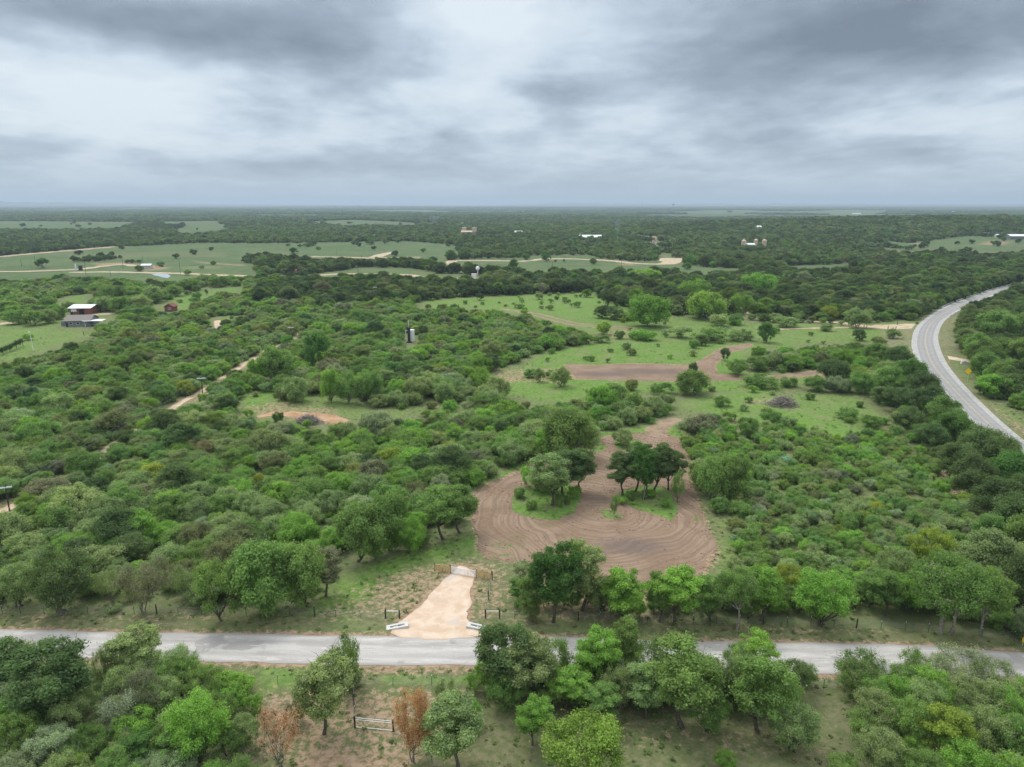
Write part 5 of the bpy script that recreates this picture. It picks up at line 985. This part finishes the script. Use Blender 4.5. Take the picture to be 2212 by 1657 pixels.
# utility poles and their lines
def pole(px, py, top, arm, label, name='utility_pole', white=True, rad=.15):
    x, y, z = G(px, py); h = hv(px, py, py-top); t = thing(name, label, 'utility pole', (x, y, z), -math.atan2(x, y)*.6, 'utility poles')
    part('pole', MB().tube([(0, 0, -.3), (0, 0, h)], [rad, rad*.72], 10), M['post'], t)
    if arm:
        w_ = wv(px, py, arm); part('crossarm', MB().box((0, -.12, h-.35), (w_, .16, .26 if white else .12)), M['white_metal'] if white else M['post'], t)
        for k in (-.46, -.2, .2, .46): part('insulator', MB().lathe((w_*k, -.12, h-.28), [(.05, 0), (.07, .08), (.03, .2)], 8), M['white_metal'], t)
    return np.array([x, y, z+h-.12]), (wv(px, py, arm) if arm else .5), -math.atan2(x, y)*.6
PL = [pole(24, 1122, 1049, 24, 'nearest dark utility pole with a bright white crossarm at the left edge'), pole(438, 850, 815, 18, 'utility pole with white crossarm halfway up the diagonal dirt track'),
      pole(630, 733, 706, 12, 'utility pole with white crossarm at the upper end of the dirt track'), pole(736, 672, 654, 9, 'small utility pole above the track end', rad=.13), pole(811, 648, 620, 8, 'small utility pole below the white trailer', rad=.13)]
def wires(a, b, label, n=3):
    pa, wa, ra = a; pb, wb, rb = b; t = thing('power_line', label, 'power line', tuple(pa), 0, 'power lines along the track')
    for k in ((-.46, .46, .2) if n == 3 else (0,)):
        s_ = pa+np.array([math.cos(ra), math.sin(ra), 0])*wa*k; e_ = pb+np.array([math.cos(rb), math.sin(rb), 0])*wb*k
        pts = [s_+(e_-s_)*u-np.array([0, 0, 4*u*(1-u)*min(3, np.linalg.norm(e_-s_)*.012)])-pa for u in np.linspace(0, 1, 14)]
        part('wire', MB().tube(pts, .012, 3), M['wire'], t)
wires(PL[0], PL[1], 'thin power line from the nearest pole to the mid-track pole'); wires(PL[1], PL[2], 'thin power line from the mid-track pole to the track end'); wires(PL[2], PL[3], 'thin power line beyond the track-end pole'); wires(PL[3], PL[4], 'thin power line toward the white trailer')
for i, (px, b, tp) in enumerate(((186, 594, 565), (266, 580, 556), (310, 574, 551), (390, 593, 563), (239, 597, 585), (77, 573, 553), (47, 576, 560), (728, 551, 539), (782, 566, 551), (774, 590, 566), (1193, 588, 566), (1342, 583, 563), (1578-553, 562, 548))):
    pole(px, b, tp, 0 if i % 3 else 3, ['thin pole by the black tank', 'thin pole left of the white-roofed pump shed', 'thin pole above the pump shed', 'thin pole right of the pump shed', 'short thin pole below the pasture road', 'leaning thin pole in the far left pasture', 'thin pole at the far left pasture edge', 'thin pole in the open pasture middle', 'thin pole by the pasture spur road', 'thin pole beside the pasture road bend', 'thin pole in the field left of the lone round tree', 'thin pole by the pale scrape on the loop road', 'thin pole inside the loop road'][i], white=False, rad=.16)
for (px, b, tp, lab) in ((483, 725, 708-10, 'leaning dark wooden post in the left brush'), (238, 834, 815, 'short dark post in the left brush'), (182, 725, 715, 'dark fence corner post at the paddock edge')):
    x, y, z = G(px, b); h = hv(px, b, b-tp); t = thing('wooden_post', lab, 'post', (x, y, z)); part('shaft', MB().tube([(0, 0, -.2), (-.3, 0, h)], [.14, .12], 8), M['post'], t)
x, y, z = G(72, 757); h = hv(72, 757, 40); t = thing('light_pole', 'pale grey lamp pole standing in the left paddock', 'light pole', (x, y, z)); part('pole', MB().tube([(0, 0, 0), (-.3, 0, h)], [.16, .1], 8), M['galv'], t); part('lamp_head', MB().box((-.3, -.5, h), (.35, 1.0, .2)), M['white_metal'], t)
# vine-covered line
a, b = np.array(G(-25, 778)), np.array(G(50, 748)); t = thing('vine_row', 'long dark green vine-hung wire row slanting at the left edge', 'vine row', tuple(a)); r = np.random.default_rng(5)
nn = 60; C = np.array([(b-a)*u+np.array([0, 0, 1.6+.9*u])+r.normal(size=3)*np.array([.2, .2, .25]) for u in np.linspace(0, 1, nn)]); V, F, lv = leaf_arrays(r, C, np.full(nn, .75), 6000, .3, 1.5, .3, .4)
o = link('foliage', crown_mesh('foliage', V, F, lv), t); o['tint'] = [.05, .09, .045]
for u in (.0, .2, .4, .6, .8, 1): q = (b-a)*u; part('post', MB().tube([(q[0], q[1], 0), (q[0], q[1], 2.2)], .09, 6), M['post'], t)
# generic houses
def gable(name, label, cat, px, py, wpx, wall, roof, dep=8, hw=3, hr=1.2, rz=0, windows=3, ridge_x=True, group=None, over=.5, door=True, chimney=False):
    x, y, z = G(px, py); w_ = wv(px, py, wpx); t = thing(name, label, cat, (x, y, z), rz, group)
    X, Y = w_/2, dep/2; mb = MB()
    if ridge_x:
        V = [(-X, -Y, -.3), (X, -Y, -.3), (X, Y, -.3), (-X, Y, -.3), (-X, -Y, hw), (X, -Y, hw), (X, Y, hw), (-X, Y, hw), (-X, 0, hw+hr), (X, 0, hw+hr)]
        mb.add(V, [(0, 1, 5, 4), (1, 2, 6, 9, 5), (2, 3, 7, 6), (3, 0, 4, 8, 7)]); part('wall', mb, wall, t)
        e = over; k = hr/Y; V = [(-X-e, -Y-e, hw-e*k+.05), (X+e, -Y-e, hw-e*k+.05), (X+e, 0, hw+hr+.05), (-X-e, 0, hw+hr+.05), (X+e, Y+e, hw-e*k+.05), (-X-e, Y+e, hw-e*k+.05)]
    else:
        V = [(-X, -Y, -.3), (X, -Y, -.3), (X, Y, -.3), (-X, Y, -.3), (-X, -Y, hw), (X, -Y, hw), (X, Y, hw), (-X, Y, hw), (0, -Y, hw+hr), (0, Y, hw+hr)]
        mb.add(V, [(0, 1, 5, 8, 4), (1, 2, 6, 5), (2, 3, 7, 9, 6), (3, 0, 4, 7)]); part('wall', mb, wall, t)
        e = over; k = hr/X; V = [(-X-e, -Y-e, hw-e*k+.05), (-X-e, Y+e, hw-e*k+.05), (0, Y+e, hw+hr+.05), (0, -Y-e, hw+hr+.05), (X+e, Y+e, hw-e*k+.05), (X+e, -Y-e, hw-e*k+.05)]
    Vb = [(a_, b_, c_+.14) for a_, b_, c_ in V]; mb = MB()
    mb.add(V+Vb, [(0, 1, 2, 3)[::-1], (3, 2, 4, 5)[::-1], (6, 7, 8, 9), (9, 8, 10, 11), (0, 1, 7, 6), (5, 4, 10, 11)[::-1], (0, 3, 9, 6)[::-1], (3, 5, 11, 9)[::-1], (1, 2, 8, 7), (2, 4, 10, 8)]); rf = part('roof', mb, roof, t)
    if chimney: part('chimney', MB().box((X*.4, .8, hw+hr), (.8, .8, 1.6)), M['concrete'], rf)
    ww = min(1.3, w_/(windows*2+1)) if windows else 0
    for i in range(windows):
        cx = -X+w_*(i+.5+(.35 if door else 0))/(windows+(.6 if door else 0)); f = part('window', MB().box((cx, -Y-.03, hw*.58), (ww+.2, .06, 1.25)), M['white_metal'], t); part('pane', MB().box((cx, -Y-.07, hw*.58), (ww, .03, 1.05)), M['dark_window'], f)
    if door: part('door', MB().box((-X+.9, -Y-.03, 1.0), (1.0, .08, 2.0)), M['hole'], t)
    return t, X, Y
t, X, Y = gable('farmhouse', 'grey-sided farmhouse with brown shingle roof and white porch roof', 'house', 178, 702, 50, M['slate'], M['shingle'], 11, 3.0, 2.0, .16, 3)
part('porch_roof', MB().box((X+1.5, -Y+1.5, 2.9), (9.5, 6, .16), m=0), M['white_metal'], t)
for q in ((X+6, -Y-1.2), (X-2, -Y-1.2), (X+6, -Y+4)): part('porch_post', MB().box((*q, 1.4), (.18, .18, 2.8)), M['white_metal'], t)
part('side_wing', MB().box((-X-1.6, 1.0, 1.2), (3.2, 6, 2.4)), M['slate'], t)
t, X, Y = gable('barn', 'red-brown barn with flat white metal roof behind the farmhouse', 'barn', 186, 676, 42, M['barn_red'], M['white_metal'], 12, 3.6, 1.1, .05, 1, over=.9)
part('white_panel', MB().box((-X*.62, -Y-.12, 2.6), (X*.55, .08, 2.0)), M['white_metal'], t); part('open_bay', MB().box((X*.15, -Y-.05, 1.5), (X*.5, .08, 3.0)), M['hole'], t)
t, X, Y = gable('shed', 'small red shed with two white windows left of centre', 'shed', 370, 672, 19, M['barn_red'], M['barn_red'], 5.5, 2.9, 1.7, .05, 0, ridge_x=False, door=False)
for k in (-.45, .45):
    f = part('window', MB().box((k+.4, -Y-.03, 1.7), (.75, .06, 1.2)), M['white_metal'], t); part('pane', MB().box((k+.4, -Y-.07, 1.7), (.5, .03, .9)), M['dark_window'], f)
x, y, z = G(116, 690); t = thing('garden_shed', 'dark box shed among the trees left of the farmhouse', 'shed', (x, y, z)); part('wall', MB().box((0, 0, 1.6), (5, 3, 3.2)), M['rust'], t); part('roof', MB().box((0, 0, 3.3), (5.4, 3.4, .2)), M['post'], t)
gable('trailer_home', 'long low white trailer behind the tree line', 'trailer', 788, 607, 44, M['white_metal'], M['shingle'], 8, 3.2, 1.2, 0, 5)
gable('pump_shed', 'open pump shed with pale roof beside the pasture road', 'shed', 319, 580, 16, M['concrete'], M['white_metal'], 8, 3.4, .9, .1, 0, over=1.2)
gable('tan_house', 'tan building with small towers far behind the loop road', 'house', 1008, 509, 23, M['tan'], M['tan'], 14, 7, 2, .1, 5)
x, y, z = G(1008, 509)
for dx, lab in ((-5, 'left square tan turret of the distant building'), (14, 'right square tan turret of the distant building')):
    t = thing('turret', lab, 'tower', (x+dx, y+8, z), 0, 'turrets of the tan building'); part('shaft', MB().box((0, 0, 7), (8, 8, 14)), M['tan'], t); part('cap', MB().box((0, 0, 14.4), (9, 9, .8)).box((0, 0, 16), (.5, .5, 3)), M['concrete'], t)
gable('metal_barn', 'long bright white-roofed barn above the middle tree belt', 'barn', 1275, 518, 46, M['concrete'], M['white_metal'], 26, 4.5, 3.2, -.05, 6, over=.6)
gable('ranch_building', 'grey-roofed building cut by the right edge on the hillside', 'building', 2200, 516, 50, M['slate'], M['galv'], 18, 4.5, 2.5, 0, 6)
gable('white_shed', 'small white shed left of the hillside building', 'shed', 2130, 509, 7, M['white_metal'], M['white_metal'], 6, 4, 1, 0, 1); gable('white_shed', 'tiny white shed nearest the hillside building', 'shed', 2153, 512, 6, M['white_metal'], M['white_metal'], 5, 3.4, 1, 0, 1)
gable('red_roof_shed', 'small shed with red roof in the far woods', 'shed', 1414, 524, 8, M['white_metal'], M['rust'], 6, 3, 1.2, 0, 1)
for i, (px, py, w_, mt, lab) in enumerate(((1331, 450, 16, 'concrete', 'pale distant building near the horizon centre'), (1925, 469, 17, 'tan', 'tan distant building beyond the right ridge'), (1748, 463, 12, 'white_metal', 'white distant house beyond the ridge, far left one'), (1850, 463, 18, 'white_metal', 'long white distant shed beyond the ridge'), (2094, 459, 24, 'white_metal', 'longest white warehouse near the right horizon'), (2058, 459, 8, 'white_metal', 'short white building left of the longest warehouse'), (2036, 455, 4, 'white_metal', 'narrow white distant block near the right horizon'),
        (2084, 470, 10, 'tan', 'low tan distant house below the warehouses'), (2202, 453, 14, 'white_metal', 'white distant building at the right edge of the horizon'), (1328, 481, 9, 'tan', 'tan distant house in the central woods'), (1213, 473, 6, 'white_metal', 'tiny white house in the central distance'), (1142, 471, 5, 'white_metal', 'tiny white house left in the central distance'), (295, 457, 12, 'concrete', 'pale distant roof near the left horizon'), (857, 450, 9, 'concrete', 'pale distant roof left of the horizon centre'), (1120, 507, 16, 'tan', 'tan distant wall right of the turreted building'), (1638, 502-6, 8, 'white_metal', 'white speck of a house above the silos'))):
    gable('distant_house', lab, 'house', px, py, w_, M[mt], M['white_metal' if i % 2 else 'concrete'], 14, 5, 2.2, 0, 0, group='far-off houses', door=False)
# tanks, silos and towers
def tank(name, label, px, py, wpx, hpx, m, dome=.35, cat='tank', group=None, ladder=True):
    x, y, z = G(px, py); R = wv(px, py, wpx)/2; h = hv(px, py, hpx); t = thing(name, label, cat, (x, y, z), 0, group)
    part('shell', MB().lathe((0, 0, 0), [(R, -.3), (R, h*.33), (R*1.012, h*.335), (R, h*.34), (R, h*.66), (R*1.012, h*.665), (R, h*.67), (R, h)], 28), m, t, smooth=False)
    part('lid', MB().lathe((0, 0, h), [(R*1.03, 0), (R*1.03, .12), (R*.3, R*dome), (.05, R*dome+.1)], 28), m, t)
    if ladder: part('ladder', MB().box((-R-.1, -.25, h/2), (.06, .06, h)).box((-R-.1, .25, h/2), (.06, .06, h)), M['galv'], t)
    return t, R, h
tank('white_tank', 'white cylindrical tank in the brush at centre left', 889, 737, 13.5, 24, M['white_metal'], .15)
x, y, z = G(884, 740); h = hv(884, 740, 33); t = thing('black_separator', 'black vertical vessel with thin stack in front of the white tank', 'tank', (x, y, z)); part('vessel', MB().lathe((0, 0, 0), [(.62, 0), (.62, h*.92), (.8, h*.92), (.8, h), (.3, h+.25)], 16), M['black'], t); part('stack', MB().tube([(0, 0, h), (0, 0, h+3.0)], .11, 8), M['galv'], t); part('skid', MB().box((0, 0, .2), (2.4, 1.6, .4)), M['black'], t)
x, y, z = G(877, 738); h = hv(877, 738, 24); t = thing('white_riser', 'thin white riser pipe left of the black vessel', 'pipe', (x, y, z)); part('pipe', MB().tube([(0, 0, 0), (0, 0, h)], .16, 8), M['white_metal'], t); part('bend', MB().tube([(0, 0, h), (.5, 0, h+.1), (1.0, 0, h-.2)], .12, 8), M['white_metal'], t)
tank('black_tank', 'black oil tank beside the pasture road at left', 174.5, 584, 8, 10, M['black'], .1); tank('pale_tank', 'slim pale tank left of the black oil tank', 164.5, 584, 3, 13, M['white_metal'], .4)
tank('brown_silo', 'rusty brown silo beside the pasture road', 640.5, 595, 6, 12, M['rust'], .5, 'silo'); tank('dark_silo', 'dark silo with white cone right of the rusty silo', 645.5, 595, 5, 15, M['black'], .9, 'silo')
for px, py, w_, h_, lab in ((1606, 536, 10, 15, 'left tan silo of the far silo cluster'), (1632, 531, 8.5, 12, 'middle tan silo of the far silo cluster'), (1650, 538, 9.5, 18, 'tallest tan silo at the right of the cluster')): tank('tan_silo', lab, px, py, w_, h_, M['tan'], .7, 'silo', 'tan silos in the right woods')
gable('silo_shed', 'low white shed between the tan silos', 'shed', 1618, 536, 20, M['concrete'], M['white_metal'], 10, 5, 1.5, 0, 2)
x, y, z = G(1032, 599); h = hv(1032, 599, 17); t = thing('elevated_tank', 'small white elevated tank on a mast by the pasture road end', 'tank', (x, y, z)); part('mast', MB().tube([(0, 0, 0), (0, 0, h)], .45, 8), M['concrete'], t); part('tank_body', MB().lathe((0, 0, h), [(.6, -.6), (1.6, 0), (1.6, 1.8), (.4, 2.6)], 14), M['white_metal'], t)
x, y, z = G(1024, 599); t = thing('equipment_box', 'white equipment box left of the elevated tank', 'cabinet', (x, y, z)); part('cabinet', MB().box((0, 0, 1.4), (4, 3, 2.8)), M['white_metal'], t); part('roof', MB().box((0, 0, 2.9), (4.4, 3.4, .2)), M['galv'], t)
x, y, z = G(1454, 452); D = y; t = thing('water_tower', 'distant water tower silhouette near the horizon', 'water tower', (x, y, z)); k = D/2212*1.394
part('bowl', MB().lathe((0, 0, 9*k), [(1.2*k, 0), (2.6*k, .8*k), (2.6*k, 1.8*k), (.6*k, 2.6*k)], 16), M['slate'], t); part('stem', MB().tube([(0, 0, 0), (0, 0, 9*k)], [.6*k, .45*k], 10), M['slate'], t)
x, y, z = G(1387, 455); k = y/2212*1.394; t = thing('radio_mast', 'thin radio mast on the horizon left of the water tower', 'mast', (x, y, z)); part('mast', MB().tube([(0, 0, 0), (0, 0, 19*k)], [.25*k, .12*k], 5), M['slate'], t)
# highway furniture
x, y, z = G(2089, 824); h = hv(2089, 824, 24); t = thing('warning_sign', 'yellow diamond warning sign beside the highway', 'road sign', (x, y, z), -.25); part('post', MB().tube([(0, 0, -.1), (.15, 0, h)], .045, 6), M['galv'], t); hs = .80
part('panel', MB().add([(hs*1.4, -.05, h-.3), (0, -.05, h-.3+hs*1.4), (-hs*1.4, -.05, h-.3), (0, -.05, h-.3-hs*1.4), (hs*1.4, -.02, h-.3), (0, -.02, h-.3+hs*1.4), (-hs*1.4, -.02, h-.3), (0, -.02, h-.3-hs*1.4)], [(0, 1, 2, 3)[::-1], (4, 5, 6, 7), (0, 1, 5, 4), (1, 2, 6, 5), (2, 3, 7, 6), (3, 0, 4, 7)]), M['yellow'], t)
x, y, z = G(2083, 786); t = thing('culvert_headwall', 'white concrete culvert block with dark hole at the highway driveway', 'culvert', (x, y, z), -.3); part('block', MB().box((0, 0, .5), (2.6, 1.6, 1.1), top=.8), M['concrete'], t); part('pipe_mouth', MB().lathe((.1, -.1, 1.06), [(.4, 0), (.4, .03)], 14), M['hole'], t)
def guardrail(label, side, i0, i1, off):
    a = HA if side == 'L' else HB; b = HB if side == 'L' else HA; pts = [a[i]+(a[i]-b[i])/np.linalg.norm(a[i]-b[i])*off for i in range(i0, i1)]
    o = pts[0]; t = thing('guardrail', label, 'guardrail', (*o, .2), 0, 'highway guardrails')
    part('beam', MB().tube([(*(p-o), .62) for p in pts], .14, 4), M['galv'], t)
    S_ = np.concatenate([[0], np.cumsum([np.linalg.norm(pts[i+1]-pts[i]) for i in range(len(pts)-1)])]); n = min(60, int(S_[-1]/4))
    for k in range(n+1):
        d = S_[-1]*k/max(n, 1); q = np.array([np.interp(d, S_, [p[c] for p in pts]) for c in (0, 1)])-o; part('post', MB().box((*q, .28), (.16, .16, .8)), M['post'], t)
guardrail('long guardrail along the outer left side of the far highway curve', 'L', 12, 44, .8); guardrail('guardrail along the inner side of the far highway curve', 'R', 32, 52, .8)
for i, (k, side) in enumerate(((52, 'L'), (58, 'L'), (64, 'L'), (72, 'L'))):
    p = HA[k]+(HA[k]-HB[k])/np.linalg.norm(HA[k]-HB[k])*1.6; t = thing('delineator', ['farthest', 'second farthest', 'third farthest', 'nearest'][i]+' slim white delineator post left of the highway bend', 'marker post', (*p, .1), 0, 'highway delineators'); part('post', MB().box((0, 0, .55), (.1, .05, 1.1)), M['white_metal'], t); part('reflector', MB().box((0, -.03, 1.0), (.09, .03, .14)), M['yellow'], t)
x, y, z = G(2209, 1394); t = thing('marker_post', 'small yellow marker at the right end of the road', 'marker post', (x, y, z)); part('post', MB().tube([(0, 0, 0), (0, 0, .5)], .04, 6), M['galv'], t); part('plate', MB().box((0, 0, .85), (.35, .06, .7)), M['yellow'], t)
# ranch entrance posts
for i, (px, py) in enumerate(((1866, 709), (1872, 709), (1918, 711), (1935, 712), (1872, 700), (1938, 702))):
    x, y, z = G(px, py); t = thing('gate_post', ['far left', 'second left', 'middle front', 'right front', 'left rear', 'right rear'][i]+' short dark post at the sandy ranch entrance', 'post', (x, y, z), 0, 'ranch entrance posts'); part('shaft', MB().tube([(0, 0, -.1), (.02, 0, 1.6)], [.16, .15], 8), M['post'], t); part('cap', MB().lathe((.02, 0, 1.6), [(.17, 0), (.1, .06)], 8), M['post'], t)
# white paddock fence and farm rails
fence('white rail fence behind the left trees', [(343, 615), (430, 616), (518, 616)], sp=14, name='rail_fence', h=1.5, strands=3)
fence('dark rail fence in front of the farmhouse', [(0, 712), (60, 711), (110, 710), (160, 708), (200, 706), (235, 704)], sp=7, name='rail_fence', h=1.2, strands=3)
# brush piles
for (px, py, w_, h_, lab) in ((1690, 876, 70, 20, 'big grey pile of cleared brush near the highway'), (665, 914, 62, 17, 'low grey brush pile in front of the red dirt'), (1085, 656+0, 1, 1, None), (560+10, 640, 1, 1, None)):
    if not lab: continue
    x, y, z = G(px, py); R = wv(px, py, w_)/2; H = hv(px, py, h_); r = np.random.default_rng(int(px)); mb = MB()
    for _ in range(700):
        u = r.normal(size=2)*.42; u = u/max(1, np.linalg.norm(u)); hgt = H*(1-np.dot(u, u))*r.uniform(.1, 1); c = np.array([u[0]*R, u[1]*R*.7, hgt]); d = r.normal(size=3)*np.array([1, 1, .35]); d /= np.linalg.norm(d); l = r.uniform(.5, 1.6)
        mb.tube([c-d*l, c+r.normal(size=3)*.12, c+d*l], [.06, .045, .015], 3, cap=False)
    t = thing('brush_pile', lab, 'brush pile', (x, y, z), 0, 'piles of cleared brush'); part('branches', mb, M['deadtwig'], t, kind='stuff')
# pale rock slab by the clearing
x, y, z = G(917, 1170); t = thing('rock', 'flat pale sandstone slab at the wood edge left of the clearing', 'rock', (x, y, z), .3); mb = MB(); mb.box((0, 0, .35), (1.1, .8, .75), top=.8); part('slab', mb, M['tan'], t); part('chip', MB().box((.8, .3, .1), (.4, .3, .25), top=.7), M['tan'], t)
# dead pale trees
for px, py, w_, h_, lab in ((1173, 637, 20, 30, 'bare pale dead tree in front of the dark tree belt'), (1290, 625, 14, 16, 'small bleached dead tree right of the bare pale one'), (600, 1010, 40, 40, 'tangle of bare grey branches in the left woods')):
    x, y, z = G(px, py); pr = PROTO['dead'][int(px) % 3]; t = thing('dead_tree', lab, 'dead tree', (x, y, z), 1.0); k = wv(px, py, w_)/(2*pr[2]); t.scale = (k, k, hv(px, py, h_)/pr[3]); c = link('branches', pr[1].copy(), t); c.data.materials.clear(); c.data.materials.append(M['pale_bark'])
# pond
pv = W(Z0((1310, 682), (1380, 678), (1450, 684), (1470, 700), (1440, 716), (1380, 704), (1330, 694))); m, g, p, pos = base_mat('pond_water'); p.inputs['Base Color'].default_value = (.25, .29, .31, 1); p.inputs['Roughness'].default_value = .12; p.inputs['Specular IOR Level'].default_value = .5
sheet('pond', EDGE(pv), bbox(pv), 3, .08, m, 2, 20)
# far hills on the horizon
def hill(name, pts, D, seed):
    xs = []; V = []; r = np.random.default_rng(seed)
    for px, hp in pts: a = math.atan((px/2212-.5)*2*TH/1.0); xs.append((a, hp))
    aa = np.linspace(xs[0][0], xs[-1][0], 90); hh_ = np.interp(aa, [q[0] for q in xs], [q[1] for q in xs]); k = D/2212*1.394
    F = []
    for i, a in enumerate(aa):
        h = max(hh_[i], 0)*k*(1+.10*math.sin(i*1.7)+.08*math.sin(i*.63)); 
        for f, g_ in ((.86, 0), (.93, .6), (.985, .95), (1, 1), (1.03, .8), (1.12, 0)): V.append((math.sin(a)*D*f, math.cos(a)*D*f, h*g_-2))
    for i in range(89): F += [(i*6+j, i*6+j+1, (i+1)*6+j+1, (i+1)*6+j) for j in range(5)]
    link(name, mesh(name, V, F, [M['hill']], smooth=True), kind='structure')
M['hill'] = mat('wooded_hill', (.05, .075, .04), 1, .2, .01, coord='Object')
hill('hills', [(-400, 0), (-200, 6), (0, 7.5), (30, 8), (110, 7), (240, 6), (330, 5), (450, 3.5), (600, 2.6), (760, 2), (900, 0)], 22000, 1); hill('hills', [(1060, 0), (1180, 5), (1240, 5.8), (1330, 4.5), (1400, 4), (1500, 4.6), (1560, 4.2), (1700, 4.2), (1850, 3.6), (2000, 3), (2300, 3.6), (2600, 0)], 24000, 2)
# haze
hz = bpy.data.materials.new('haze_air'); hz.use_nodes = True; g = NG(hz.node_tree); g.n.clear(); o = g.new('ShaderNodeOutputMaterial'); pv_ = g.new('ShaderNodeVolumePrincipled'); pv_.inputs['Color'].default_value = (.64, .78, .93, 1); pv_.inputs['Density'].default_value = 1.0e-4; pv_.inputs['Anisotropy'].default_value = .2; g.l.new(pv_.outputs[0], o.inputs['Volume'])
MB().box((0, 0, 145), (100000, 100000, 310)).build('haze', hz, kind='stuff')
# smoke
for (px, py, pt, w_, lab) in ((938, 489, 466, 26, 'thin blue smoke rising from the left distant woods'), (1333, 523, 476, 16, 'thin blue smoke rising from the middle woods')):
    sm = bpy.data.materials.new('smoke'); sm.use_nodes = True; g = NG(sm.node_tree); g.n.clear(); o = g.new('ShaderNodeOutputMaterial'); pv_ = g.new('ShaderNodeVolumePrincipled'); pv_.inputs['Color'].default_value = (.62, .80, 1, 1); g.l.new(pv_.outputs[0], o.inputs['Volume'])
    x, y, z = G(px, py); R = wv(px, py, w_)/2; H = hv(px, py, py-pt); pv_.inputs['Density'].default_value = .07/R
    ob = MB().lathe((0, 0, 0), [(R*.15, 2), (R*.35, H*.2), (R*.5, H*.45), (R*.8, H*.7), (R, H*.9), (R*.6, H)], 20).build('smoke', sm, kind='stuff', label=lab, category='smoke'); ob.location = (x, y, z)
